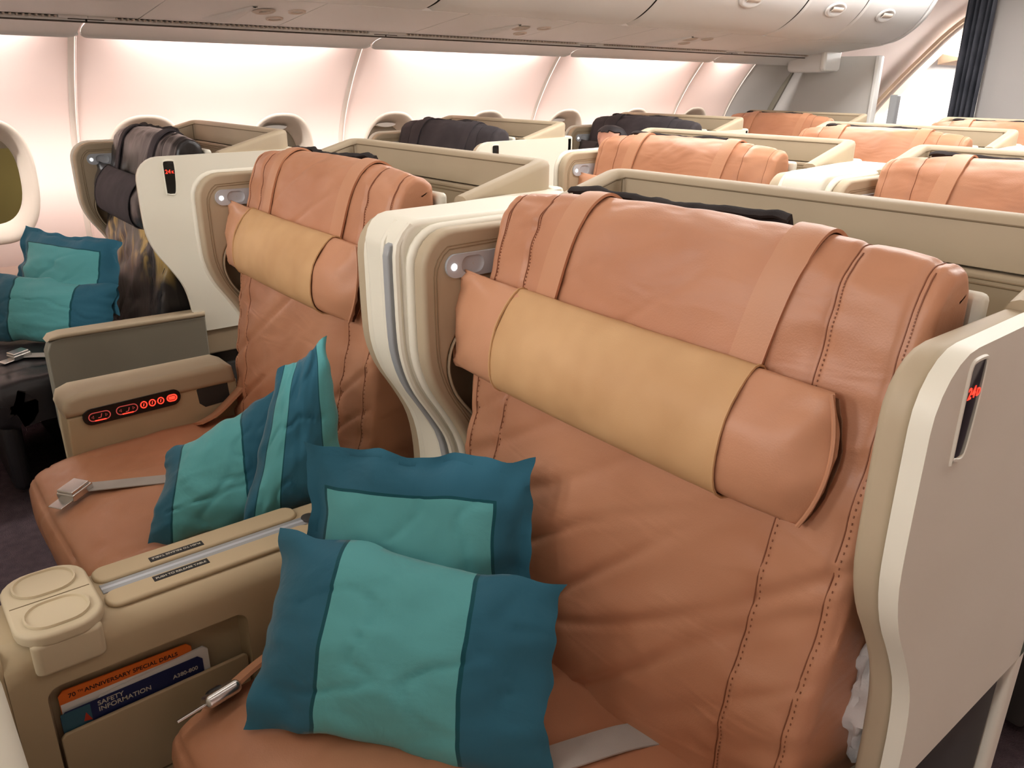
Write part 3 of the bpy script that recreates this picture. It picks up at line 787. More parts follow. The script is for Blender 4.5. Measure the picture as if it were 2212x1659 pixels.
def seat_suite(col, row, label, colour='brown', hero=0):
    cx = COL[col]; Y0 = row * PITCH
    root = empty('business_seat', (cx, YB + Y0, 0), label, 'seat', 'reclining business seats in rows')
    L, L2, CV = {'brown': ('brown_leather', 'brown_leather_flat', 'tan_cover'), 'black': ('black_cloth', 'black_cloth', 'black_cloth'), 'gold': ('gold_black_leather', 'black_cloth', 'black_cloth')}[colour]
    # --- shell
    shell = inst('back_shell', 'backshell', lambda: box(-HW, HW, y_(1.30), y_(1.345), .08, 1.19, off=.012), 'ivory', root, True)
    inst('inner_panel', 'innerpanel', lambda: box(-HW + .05, HW - .05, y_(1.272), y_(1.302), .5, 1.168, off=.006), 'taupe', shell, True)
    for k, z in enumerate((1.150, 1.158)):
        inst('stitch_line', 'hstitch%d' % k, lambda z=z: tube([(x, y_(1.2715), z) for x in np.linspace(-HW + .06, HW - .06, 12)], .0015, 5), 'taupe_seam', shell)
    hood = inst('hood', 'hood', hood_mesh, 'taupe', root)
    inst('piping', 'hoodseam', hood_seam, 'taupe_dark', hood)
    for sx in (-1, 1): inst('corner_seam', 'cseam%d' % sx, lambda: tube([(sx * (HW - .066), y_(1.2705), z) for z in np.linspace(1.174, 1.236, 5)], .0016, 5), 'taupe_dark', hood)
    for sx in (-1, 1):
        xs = sorted((sx * HW, sx * (HW - .022)))
        wing = inst('side_wing', 'wing%d' % sx, lambda: prism(wing_outline(0, .56 if sx > 0 else .45), 'x', xs[0], xs[1], off=.011), 'ivory', root, True)
        if col == 'F' and sx > 0:
            a_ = math.radians(6.2); piv = Vector((HW, 1.33 - YB, 0)); wing.rotation_euler.z = a_; wing.location = piv - Matrix.Rotation(a_, 3, 'Z') @ piv
        xi = sorted((sx * (HW - .0225), sx * (HW - .058)))
        pad = inst('wing_pad', 'pad%d' % sx, lambda: prism(pad_outline(), 'x', xi[0], xi[1], off=.010), 'taupe', wing, True)
        inst('recess_lining', 'recess%d' % sx, lambda: prism([(y_(a), b) for a, b in ((.826, .90), (.84, .97), (.88, 1.0), (1.21, 1.0), (1.21, .78), (.90, .78), (.872, .80), (.842, .85))], 'x', sx * (HW - .028) - .003, sx * (HW - .028) + .003, off=0), 'taupe_dark', wing)
        # double stitching round the pad
        def stitch(ins):
            o2 = wing_outline(.008 + ins, .47)[2:-3]
            return tube([(sx * (HW - .0582), a, b) for a, b in [(y_(1.2), o2[0][1] + .012)] + o2], .0012, 5)
        for k, ins in enumerate((.020, .026)):
            inst('stitch_line', 'wst%d%d' % (sx, k), lambda ins=ins: stitch(ins), 'taupe_seam', wing)
        arc = [(y_(a), b) for a, b in [(.884, .80), (.845, .850), (.828, .90), (.834, .945), (.858, .978), (.898, .995)]]
        inst('recess_piping', 'rp%d' % sx, lambda: tube([(sx * (HW - .058), p.x, p.z) for p in smooth_path([(a, 0, b) for a, b in arc], 20)], .003, 6), 'taupe', wing)
        if sx < 0:
            xq = -HW + .058
            def lpanel():
                O = [(y_(a), b) for a, b in rrect(.822, 1.06, 1.083, 1.127, .0218, 6)]; H = [(y_(a), b) for a, b in rrect(.856, .908, 1.0885, 1.1215, .0162, 6)]
                bm = bmesh.new(); xt_ = xq + .006
                lo_ = [bm.verts.new((xt_, a, b)) for a, b in O]; lh = [bm.verts.new((xt_, a, b)) for a, b in H]
                es = [bm.edges.new((l[i], l[(i + 1) % len(l)])) for l in (lo_, lh) for i in range(len(l))]
                bmesh.ops.triangle_fill(bm, use_beauty=True, use_dissolve=False, edges=es)
                base_ = [bm.verts.new((xq - .004, a, b)) for a, b in O]
                for i in range(len(O)): bm.faces.new((lo_[i], lo_[(i + 1) % len(O)], base_[(i + 1) % len(O)], base_[i]))
                return fin(bm, ang=30)
            lp_ = inst('light_panel', 'lightpanel', lpanel, 'silver_grey', root)
            def cupd():
                H = [(y_(a), b) for a, b in rrect(.856, .908, 1.0885, 1.1215, .0162, 6)]; cyy, czz = y_(.886), 1.105
                bm = bmesh.new(); R = []
                for f, dx in ((1.0, .006), (.93, .0035), (.80, .0018), (.5, .0010), (.04, .0008)):
                    R.append([bm.verts.new((xq + dx, cyy + (a - cyy) * f, czz + (b - czz) * f)) for a, b in H])
                for A, B in zip(R[:-1], R[1:]):
                    for i in range(len(H)): bm.faces.new((A[i], A[(i + 1) % len(H)], B[(i + 1) % len(H)], B[i]))
                return fin(bm, ang=80)
            inst('finger_cup', 'fcup', cupd, 'silver_grey', lp_)
            inst('reading_lamp', 'rlamp', lambda: prism([(y_(a), b) for a, b in disc_bm((.839, 1.104), .0062, 'x', 0, 16)], 'x', xq + .005, xq + .0075, off=.0008), 'lamp_white', lp_)
            inst('hinge_block', 'hinge', lambda: box(-HW + .035, -HW + .075, y_(.865), y_(.91), .90, .958, off=.012), 'taupe_dark', wing)
    # --- seat
    key = {'brown': 'b', 'black': 'k', 'gold': 'g'}[colour] + ('h%d' % hero)
    def bk():
        me = back_mesh(3.0 + hero * 7, 1.25, *((170, 230) if hero in (1, 2) else (90, 130)))
        me.transform(Matrix.Translation((0, -YB, 0))); return me
    back = inst('backrest', 'back' + ('h%d' % hero), bk, L, root)
    inst('backrest_pan', 'pan', lambda: box(-.39, .41, y_(1.03), y_(1.05), .5, 1.19, off=.012), 'ivory', root, True)
    inst('rear_flap', 'flap%d' % (hero % 3), lambda: flap_mesh(hero * 3.3), 'charcoal_flap', back)
    for sx in SEAMS_X + [-.372, .372]:
        inst('seam', 'bseam%.3f_%d' % (sx, hero), lambda: back_seam(sx, 3.0 + hero * 7, 1.25), 'seam_brown' if colour == 'brown' else 'seam_black', back)
        if hero in (1, 2):
            st_ = inst('stitching', 'bst%.3f_%d' % (sx, hero), lambda: back_stitches(sx, 3.0 + hero * 7, 1.25), 'seam_brown', back); st_['kind'] = 'stuff'
    for x, sw in ((-.188, -.046), (.212, -.046)):
        inst('strap', 'strap%.2f' % x, lambda: strap_mesh(x, .050, .34, sw), L2, back)
    hr = inst('headrest_pillow', 'headrest', lambda: headrest_mesh(1.0), L2 if colour != 'gold' else 'gold_black_leather', root)
    hr.location = (0, y_(.846), .999); hr.rotation_euler = (math.radians(-9), math.radians(1.0), 0)
    for e in (-1, 1): inst('end_seam', 'hend%d' % e, lambda: headrest_seams(e), L2, hr)
    inst('headrest_cover', 'hcover', lambda: headrest_mesh(5.0, .004, -.252, .222, True), CV, hr)
    for e, hx in ((0, -.251), (1, .221)): inst('cover_hem', 'hem%d' % e, lambda: cover_hem(hx), CV, hr)
    cu = inst('seat_cushion', 'cushion', lambda: cushion_mesh(2.0), L if colour != 'gold' else 'black_leather', root)
    inst('leg_rest', 'legrest', lambda: box(-.36, .36, y_(.25), y_(.31), .06, .33, off=.03, seg=4), L2 if colour == 'brown' else 'black_leather', root)
    inst('seat_base', 'base', lambda: box(-.40, .40, y_(.46), y_(1.29), .02, .40, off=.01), 'dark_base', root)
    return root

seatlab = {
 ('K', 0): ('black covered window seat with gold streaked backrest behind the grey arm wall', 'gold'),
 ('K', 1): ('black covered window seat second from the left, straps over its top', 'black'),
 ('K', 2): ('black covered window seat with the sleeping passenger', 'black'),
 ('K', 3): ('brown leather window seat in front of the grey rear partition', 'brown'),
 ('K', -1): ('black covered window seat ahead of the gold streaked one, unseen, added to block light', 'black'),  # unseen, built with the next seat to shade the lower seats behind
 ('F', -1): ('brown seat ahead of the red control panel seat, unseen, added to block light', 'brown'),
 ('D', -1): ('pale rounded back of the seat ahead at the lower left corner', 'brown'),
 ('F', 0): ('brown leather seat with red lit control panel in its armrest', 'brown'),
 ('F', 1): ('brown leather seat right behind the red control panel seat', 'brown'),
 ('F', 2): ('brown leather seat two rows behind the red control panel seat', 'brown'),
 ('F', 3): ('farthest centre seat with only its hood showing below the curtain', 'brown'),
 ('D', 0): ('large brown leather seat nearest the camera with two teal pillows', 'brown'),
 ('D', 1): ('brown leather seat directly behind the large nearest seat', 'brown'),
 ('D', 2): ('brown leather seat cut by the right picture edge, two rows behind the nearest', 'brown'),
}
ROOT = {}
for (c_, r_), (lb, colr) in seatlab.items():
    hero = {('D', 0): 1, ('F', 0): 2, ('F', 1): 3}.get((c_, r_), 0)
    ROOT[(c_, r_)] = seat_suite(c_, r_, lb, colr, hero)
def wpart(root, name, me, mat, wn=False, par=None):
    """part given in world coordinates"""
    o = link(name, me, par or root, mat, wn=wn)
    if par is None: o.matrix_parent_inverse = Matrix.Translation(-root.location)
    return o
# aisle-side arms ------------------------------------------------------
def aisle_arm(root, xo, xi, y0, y1, ztop, cap=True):
    """wall under an armrest: grey outer face with a taupe cap"""
    xa, xb = sorted((xo, xi))
    out = smooth_path([(y1, 0, 0.02), (y1, 0, ztop)], 1)
    pts = [(y1, .02), (y1, ztop - .012), (y0 + .05, ztop - .005), (y0 + .015, ztop - .015), (y0, ztop - .05), (y0 + .0, .3), (y0 + .04, .02)]
    wpart(root, 'arm_wall', prism(pts, 'x', xa, xb, off=.006), 'arm_grey', True)
    if cap:
        pts = [(y1, ztop - .012), (y1, ztop + .006), (y0 + .05, ztop + .010), (y0 + .018, ztop + .004), (y0 + .004, ztop - .012), (y0 + .05, ztop - .008)]
        wpart(root, 'arm_cap', prism(pts, 'x', xa - .004, xb + .004, off=.007), 'taupe', True)
for r_ in range(-1, 4):
    R = ROOT[('K', r_)]; dy = r_ * PITCH
    aisle_arm(R, -2.871, -2.93, .41 + dy, .93 + dy, .628)
# F seats: aisle arm with controls
def f_arm(R, dy, full):
    xi, xo = -2.262, -2.385
    pts = [(.34, .02), (.335, .50), (.338, .57), (.80, .58), (.80, .02)]
    wpart(R, 'arm_panel', prism([(a + dy, b) for a, b in pts], 'x', xo, xi, off=.006), 'console_beige', True)
    pts = [(.335, .570), (.330, .595), (.340, .622), (.372, .634), (.765, .636), (.792, .622), (.800, .572)]
    wpart(R, 'arm_pad', prism([(a + dy, b) for a, b in pts], 'x', xo - .004, xi + .008, off=.018, seg=4), 'taupe', True)
    if not full: return
    xf = xi + .0065
    sl = lambda y: .562 + (y - .376) * .028
    cp = [(a, b + sl(a) - .5625) for a, b in rrect(.374, .632, .540, .588, .0235)]
    pn = wpart(R, 'control_panel', prism(cp, 'x', xi - .002, xf + .003, off=.002), 'black_gloss', True)
    xt = xf + .0034
    for (y0, y1) in ((.388, .442), (.458, .513)):
        ov = [(a, b + sl((y0 + y1) / 2) - .5625) for a, b in rrect(y0, y1, .551, .574, .0114)]
        wpart(R, 'button_ring', tube([(xt, a, b) for a, b in ov], .0013, 6, True), 'red_dim', par=pn)
        lowr = [(a, b) for a, b in ov if b < sl(.45) - .0 + .002 and a > y0 + .01]
        wpart(R, 'button_glow', tube([(xt + .0004, a, sl((y0 + y1) / 2) - .0112) for a in np.linspace(y0 + .014, y1 - .012, 6)], .0016, 6), 'red_glow', par=pn)
        wpart(R, 'seat_symbol', tube([(xt, (y0 + y1) / 2 + a, sl(.43) + b) for a, b in ((-.004, -.005), (.003, -.004), (.006, .006))], .001, 5), 'red_dim', par=pn)
        for sg in (-1, 1):
            yc = (y0 + y1) / 2 + sg * .017; zc = sl(yc)
            wpart(R, 'arrow_symbol', tube([(xt, yc + sg * .003, zc), (xt, yc - sg * .002, zc + .004), (xt, yc - sg * .002, zc - .004)], .0006, 5, True), 'red_dim', par=pn)
    for yc in (.530, .553, .576):
        zc = sl(yc) + .001
        wpart(R, 'button_ring', tube([(xt, yc + .0082 * math.cos(t), zc + .0092 * math.sin(t)) for t in np.linspace(0, 2 * PI, 17)[:-1]], .0016, 6, True), 'red_glow', par=pn)
        wpart(R, 'button_symbol', tube([(xt, yc - .001, zc - .004), (xt, yc + .001, zc + .004)], .0012, 5), 'red_glow', par=pn)
    zc = sl(.608) + .001
    wpart(R, 'button_ring', tube([(xt, a, b) for a, b in rrect(.594, .620, zc - .009, zc + .009, .0088)], .0019, 6, True), 'red_glow', par=pn)
    wpart(R, 'button_face', prism(rrect(.598, .616, zc - .005, zc + .005, .004), 'x', xt - .001, xt, off=0), 'red_glow', par=pn)
    # flat dark plate standing in for the shaded armrest hollow
    h = [(.680, .572), (.700, .590), (.770, .600), (.775, .52), (.700, .515), (.684, .53)]
    wpart(R, 'hollow_shade', prism(h, 'x', xi - .01, xi + .0009, off=.0004), 'dark_base')
for r_ in range(-1, 4): f_arm(ROOT[('F', r_)], r_ * PITCH, r_ == 0)
wpart(ROOT[('F', 0)], 'side_tab', ribbon(smooth_path([(-2.225, .80, .565), (-2.222, .74, .520), (-2.215, .70, .500), (-2.205, .655, .492)], 10), Vector((.9, .1, .35)), .06, .008), 'brown_leather_flat')
# D seats: lowered aisle arm and the outer base panels
for r_ in range(-1, 3):
    R = ROOT[('D', r_)]; dy = r_ * PITCH
    wpart(R, 'arm_pad', box(-.405, -.300, .45 + dy, 1.00 + dy, .44, .495, off=.022, seg=4), 'taupe', True)
    wpart(R, 'base_panel', box(-.345, -.305, .46 + dy, 1.30 + dy, .02, .55, off=.01), 'dark_base')
# seat number displays on the aisle faces
def sign(R, xf, sgn, yc, txt, dy, lit=True):
    pts = [(yc - .018, 1.155), (yc - .012, 1.164), (yc + .016, 1.164), (yc + .021, 1.155), (yc + .021, 1.115), (yc + .014, 1.056), (yc - .012, 1.056), (yc - .016, 1.06)]
    s = wpart(R, 'seat_display', prism([(a + dy, b) for a, b in pts], 'x', xf - .004, xf + .0012, off=.0008), 'black_gloss')
    rim = smooth_path([(a + dy, 0, b) for a, b in pts + pts[:1]], 40)
    wpart(R, 'display_rim', tube([(xf, p.x, p.z) for p in rim[:-1]], .0028, 6, True), 'ivory', par=s)
    if lit:
        t = text('lettering', txt[:2], .0185, 'red_glow', R, Matrix.Translation(-R.location) @ frame((xf + .0016, yc - .0125 + dy, 1.123), (0, 1, 0), (0, 0, 1)))
        t2 = text('lettering', txt[2], .0125, 'red_glow', R, Matrix.Translation(-R.location) @ frame((xf + .0016, yc + .0085 + dy, 1.123), (0, 1, 0), (0, 0, 1)))
for r_ in range(3):
    sign(ROOT[('K', r_)], COL['K'] + HW, 1, .872, '24K', r_ * PITCH, r_ == 0)
    sign(ROOT[('D', r_)], COL['D'] + HW, 1, .852, '24D', r_ * PITCH, r_ == 0)
# K shells: ivory outer continuation down to the arm wall
# seat belts
def belt(R, pts, bpos, bdir, wd=.045, tail=None, bs=1):
    P = smooth_path(pts, 16)
    b = wpart(R, 'seat_belt', ribbon(P, [Vector((0, 0, 1)).cross((P[min(i + 1, 16)] - P[max(i - 1, 0)])).normalized() for i in range(17)], wd, .0025), 'belt_web')
    d = Vector(bdir).normalized(); s = Vector((0, 0, 1)).cross(d).normalized(); n = d.cross(s)
    M = Matrix.Identity(4)
    for i in range(3): M[i][0] = d[i]; M[i][1] = s[i]; M[i][2] = n[i]; M[i][3] = bpos[i]
    me = box(-.032, .032, -.026, .026, 0, .020, off=.005); me.transform(M)
    wpart(R, 'buckle', me, 'metal', True, par=b)
    me = box(-.026, .030, -.023, .023, .019, .027, off=.003); me.transform(M)
    wpart(R, 'buckle_flap', me, 'metal', True, par=b)
    me = box(.030, .066, -.020, .020, .002, .006, off=.002); me.transform(M)
    wpart(R, 'buckle_tongue', me, 'metal', True, par=b)
zc = .478
belt(ROOT[('F', 0)], [(-1.86, .62, zc + .012), (-1.90, .50, zc + .014), (-1.945, .41, zc + .012), (-1.99, .32, zc + .010), (-2.0, .30, zc + .012)], (-1.985, .285, zc + .004), (.55, -.83, -.12))
belt(ROOT[('K', 0)], [(-3.05, .60, zc + .008), (-3.10, .52, zc + .012), (-3.16, .45, zc + .012), (-3.2, .39, zc + .012)], (-3.205, .372, zc + .006), (.35, -.93, -.1))
Rd = ROOT[('D', 0)]
P = [(-.66, .62, zc + .012), (-.64, .68, zc + .014), (-.62, .745, zc + .012), (-.600, .80, zc + .004)]
wpart(Rd, 'seat_belt', ribbon(smooth_path(P, 12), Vector((1, -.25, 0)), .05, .003), 'belt_web')
rc = wpart(Rd, 'belt_stalk', ribbon(smooth_path([(-1.150, .50, .50), (-1.142, .43, .492), (-1.125, .37, .488), (-1.105, .325, .486)], 8), Vector((.8, .1, .5)), .045, .006), 'brown_leather_flat')
me = box(-.03, .03, -.024, .024, -.010, .012, off=.009, seg=4)
Mb = frame((-1.095, .303, .487), (.1, -1, -.1), (.75, 0, .55)); me.transform(Mb)
wpart(Rd, 'buckle', me, 'metal', True, par=rc)
me = box(-.012, .02, -.027, .0, -.013, .015, off=.009, seg=4); me.transform(Mb); wpart(Rd, 'buckle_release', me, 'black_plastic', True, par=rc)
me = box(.028, .075, -.014, .008, -.002, .002, off=.001); me.transform(Mb); wpart(Rd, 'buckle_tongue', me, 'metal', True, par=rc)

# ------------------------------------------------------------------ centre console and divider (one per row)
def console(row, full):
    dy = row * PITCH
    Cc = empty('centre_console', (-1.338, .5 + dy, 0), ['beige centre console with cup tray lid and magazine pocket', 'beige centre console between the second row seats', 'beige centre console between the third row seats'][row], 'console', 'centre consoles between seat pairs')
    inv = Matrix.Translation(-Cc.location)
    def cp(name, me, mat, wn=False, par=None):
        me.transform(Matrix.Translation((0, dy, 0))) if not isinstance(me, bpy.types.Curve) else None
        o = link(name, me, par or Cc, mat, wn=wn)
        if par is None: o.matrix_parent_inverse = inv
        return o
    # divider between the two shells
    zt = 1.186
    div = [(.80 + .05 * math.cos(math.radians(a)) + .01, zt - .055 + .055 * math.sin(math.radians(a))) for a in (90, 110, 130, 150, 170, 180)]
    low = smooth_path([(.758, 0, 1.12), (.760, 0, .98), (.768, 0, .915), (.79, 0, .855), (.832, 0, .79), (.868, 0, .725), (.884, 0, .64), (.888, 0, .56), (.89, 0, .3)], 20)
    out = div + [(p.x + .006, p.z) for p in low[1:]] + [(.91, .05), (1.30, .05), (1.30, zt)]
    me = prism(out, 'x', -1.434, -1.242, off=.012)
    for v in me.vertices:
        if v.co.x < -1.34: v.co.x += .062 * max(0, 1.3 - v.co.y) / .54
    cp('divider_core', me, 'ivory', True)
    if full:
        sc = [(.80, 1.160)] + [(.754, 1.140), (.748, 1.12)] + [(p.x - .010, p.z) for p in low[1:]] + [(.93, .30), (.93, 1.16)]
        cp('privacy_screen', prism(sc, 'x', -1.284, -1.264, off=.004), 'strip_grey', True)
        for x in (-1.296, -1.252):
            cp('screen_guide', tube([(x, p.x + .002, p.z) for p in smooth_path([(.79, 0, 1.176), (.765, 0, 1.15)] + [(q.x, 0, q.z) for q in low], 34)], .008, 8), 'ivory')
    # console body with a real pocket recess on the near side
    z1 = .598
    sec = [(-1.425, .05), (-1.425, z1 - .035), (-1.418, z1 - .012), (-1.395, z1), (-1.285, z1), (-1.262, z1 - .010), (-1.249, z1 - .035), (-1.246, .05)]
    if not full:
        cp('body', prism(sec, 'y', .04, .93, off=.012), 'console_beige', True); return Cc
    bm = bmesh.new()
    # body = core (thinner) + face frame pieces around the pocket
    cp('body', prism([(-1.425, .05), (-1.425, z1 - .035), (-1.418, z1 - .012), (-1.395, z1), (-1.30, z1), (-1.285, z1 - .002), (-1.285, .05)], 'y', .035, .93, off=.006), 'console_beige', True)
    # side face with a rounded opening
    py0, py1, pz0, pz1 = .082, .410, .25, .512
    def facepanel():
        O = [(y, z) for y, z in [(.035, .05), (.93, .05), (.93, z1 - .002), (.035, z1 - .002)]]
        H = rrect(py0, py1, pz0, pz1, .022, 5)
        pts = []; edges = []
        ring = [(.035 + .895 * i / 30, .05) for i in range(30)] + [(.93, .05 + (z1 - .052) * i / 16) for i in range(16)] + [(.93 - .895 * i / 30, z1 - .002) for i in range(30)] + [(.035, z1 - .002 - (z1 - .052) * i / 16) for i in range(16)]
        pts = ring + H; n = len(ring)
        edges = [(i, (i + 1) % n) for i in range(n)] + [(n + i, n + (i + 1) % len(H)) for i in range(len(H))]
        for i in range(1, 30):
            for z in (.54, .556, .568, .578, .586, .591, .595):
                pts.append((.035 + .895 * i / 30, z))
        r = delaunay_2d_cdt([Vector(p) for p in pts], edges, [], 1, 1e-6)
        b = bmesh.new()
        def xx(z):
            if z < .555: return -1.247
            a = min(1, (z - .555) / (z1 - .002 - .555)); return -1.247 - .038 * (1 - math.sqrt(max(0, 1 - a * a)))
        V = [b.verts.new((xx(v.y), v.x, v.y)) for v in r[0]]
        for f in r[2]:
            cy = sum(r[0][i].x for i in f) / 3; cz = sum(r[0][i].y for i in f) / 3
            if py0 < cy < py1 and pz0 < cz < pz1:
                if all(any(abs(r[0][i].x - h[0]) < 1e-5 and abs(r[0][i].y - h[1]) < 1e-5 for h in H) for i in f): continue
            b.faces.new([V[i] for i in f])
        hs = [v for v in V if any(abs(v.co.y - h[0]) < 1e-5 and abs(v.co.z - h[1]) < 1e-5 for h in H)]
        # inner walls of the opening
        hv = [min(V, key=lambda v: (v.co.y - h[0]) ** 2 + (v.co.z - h[1]) ** 2) for h in H]
        iv = [b.verts.new((-1.286, h[0] + (.006 if h[0] < .2 else -.006), h[1] - (.004 if h[1] > .4 else -.004))) for h in H]
        for i in range(len(H)):
            b.faces.new((hv[i], hv[(i + 1) % len(H)], iv[(i + 1) % len(H)], iv[i]))
        for v in [v for v in b.verts if not v.link_faces]: b.verts.remove(v)
        bmesh.ops.recalc_face_normals(b, faces=b.faces)
        return fin(b, ang=45)
    cp('side_face', facepanel(), 'console_beige')
    cp('end_face', prism([(-1.425, .05), (-1.425, z1 - .035), (-1.418, z1 - .012), (-1.395, z1), (-1.285, z1), (-1.262, z1 - .010), (-1.249, z1 - .035), (-1.248, .05)], 'y', .026, .037, off=.004), 'console_beige', True)
    fl = [(.088, .255), (.088, .405), (.095, .412), (.398, .420), (.404, .414), (.404, .255)]
    cp('pocket_flap', prism(fl, 'x', -1.258, -1.250, off=.003), 'console_beige', True)
    # cup tray lid
    lid = rrect(-1.440, -1.232, .060, .190, .050, 6)
    lidO = cp('tray_lid', prism(lid, 'z', z1 - .002, z1 + .020, off=.006), 'lid_beige', True)
    cp('lid_skirt', prism(rrect(-1.262, -1.2345, .075, .178, .013, 4), 'z', z1 - .055, z1 + .004, off=.008), 'lid_beige', True, lidO)
    cp('lid_split', box(-1.3395, -1.3375, .066, .184, z1 + .0195, z1 + .0206, off=0), 'taupe_dark', False, lidO)
    for x0, x1 in ((-1.425, -1.352), (-1.325, -1.252)):
        o1 = rrect(x0, x1, .080, .170, .034, 6)
        b = bmesh.new(); cx_, cy_ = (x0 + x1) / 2, .125; R = []
        for f, z in ((1.08, z1 + .0203), (1.06, z1 + .0245), (1.0, z1 + .0245), (.97, z1 + .0207), (.02, z1 + .0207)):
            R.append([b.verts.new((cx_ + (a - cx_) * f, cy_ + (q - cy_) * f, z)) for a, q in o1])
        for A, B in zip(R[:-1], R[1:]):
            for i in range(len(o1)): b.faces.new((A[i], A[(i + 1) % len(o1)], B[(i + 1) % len(o1)], B[i]))
        cp('cup_ring', fin(b), 'lid_beige', False, lidO)
    # table flaps either side of a grey slot
    for x0, x1 in ((-1.408, -1.356), (-1.322, -1.272)):
        cp('table_flap', prism(rrect(x0, x1, .196, .575, .022, 5), 'z', z1 - .004, z1 + .007, off=.005), 'console_beige', True)
    cp('table_slot', box(-1.354, -1.324, .20, .585, z1 - .003, z1 + .0022, off=.001), 'strip_grey')
    cp('table_edge', box(-1.343, -1.335, .20, .58, z1 + .001, z1 + .003, off=.001), 'silver_grey')
    cp('slot_end', prism(rrect(-1.356, -1.322, .572, .600, .012, 4), 'z', z1, z1 + .006, off=.002), 'dark_base')
    for (xc, yc, flip) in ((-1.372, .338, 1), (-1.306, .325, 0)):
        pl = cp('release_label', box(xc - .0085, xc + .0085, yc - .048, yc + .048, z1 + .0065, z1 + .0078, off=.0003), 'black_plastic')
        if flip: M = frame((xc - .0035, yc + .044, z1 + .0080), (0, -1, 0), (1, 0, 0))
        else: M = frame((xc + .0035, yc - .044, z1 + .0080), (0, 1, 0), (-1, 0, 0))
        text('lettering', 'PUSH TO RELEASE TABLE', .0078, 'label_text', Cc, Matrix.Translation((0, dy, 0)) @ inv @ M)
    return Cc
console(0, True); console(1, False); console(2, False)

# ------------------------------------------------------------------ leaflets in the pocket
def leaflet(name, label, y0, y1, zl, zr, x, th, mat, group, lean=0):
    E_ = empty(name, (x, (y0 + y1) / 2, .26)); tag(E_, label, 'leaflet', group)
    pts = [(y0, .262), (y1, .262), (y1, zr - .008), (y1 - .008, zr), (y0 + .008, zl), (y0, zl - .008)]
    o = link('sheet', prism(pts, 'x', x - th / 2, x + th / 2, off=0), E_, mat); o.matrix_parent_inverse = Matrix.Translation(-E_.location)
    return E_
G = 'leaflets in the console pocket'
e1 = leaflet('brochure', 'orange brochure with anniversary lettering in the console pocket', .098, .312, .482, .477, -1.2715, .002, 'orange_print', G)
inv = Matrix.Translation(-e1.location)
def tx(E_, s, size, mat, x, y, z, up_=(0, 0, 1), xd=(0, 1, 0)):
    text('lettering', s, size, mat, E_, Matrix.Translation(-E_.location) @ frame((x, y, z), xd, up_))
xd = (0, 1, -.02)
tx(e1, '70', .0115, 'print_dark', -1.2703, .112, .4645, xd=xd); tx(e1, 'TH', .006, 'print_dark', -1.2703, .1265, .4683, xd=xd)
tx(e1, 'ANNIVERSARY SPECIAL DEALS', .0112, 'print_dark', -1.2703, .1365, .4640, xd=xd)
o = link('printed_edge', box(-1.2704, -1.2698, .099, .311, .40, .4565, off=0), e1, 'paper_white'); o.matrix_parent_inverse = inv
e2 = leaflet('magazine', 'white magazine with a curled corner behind the safety card', .150, .338, .448, .462, -1.2665, .004, 'paper_white', G)
e3 = leaflet('safety_card', 'navy safety card with white lettering at the front of the pocket', .094, .326, .446, .448, -1.2625, .0015, 'navy_print', G)
inv = Matrix.Translation(-e3.location)
o = link('teal_end', box(-1.2617, -1.2612, .0945, .139, .27, .4445, off=0), e3, 'teal_print'); o.matrix_parent_inverse = inv
o = link('red_mark', prism([(.126, .415), (.139, .412), (.131, .431)], 'x', -1.2612, -1.2608, off=0), e3, 'red_print'); o.matrix_parent_inverse = inv
tx(e3, 'SAFETY', .0125, 'label_text', -1.2615, .150, .4335); tx(e3, 'INFORMATION', .0125, 'label_text', -1.2615, .150, .4215)
tx(e3, 'A380-800', .0110, 'label_text', -1.2615, .272, .4225)

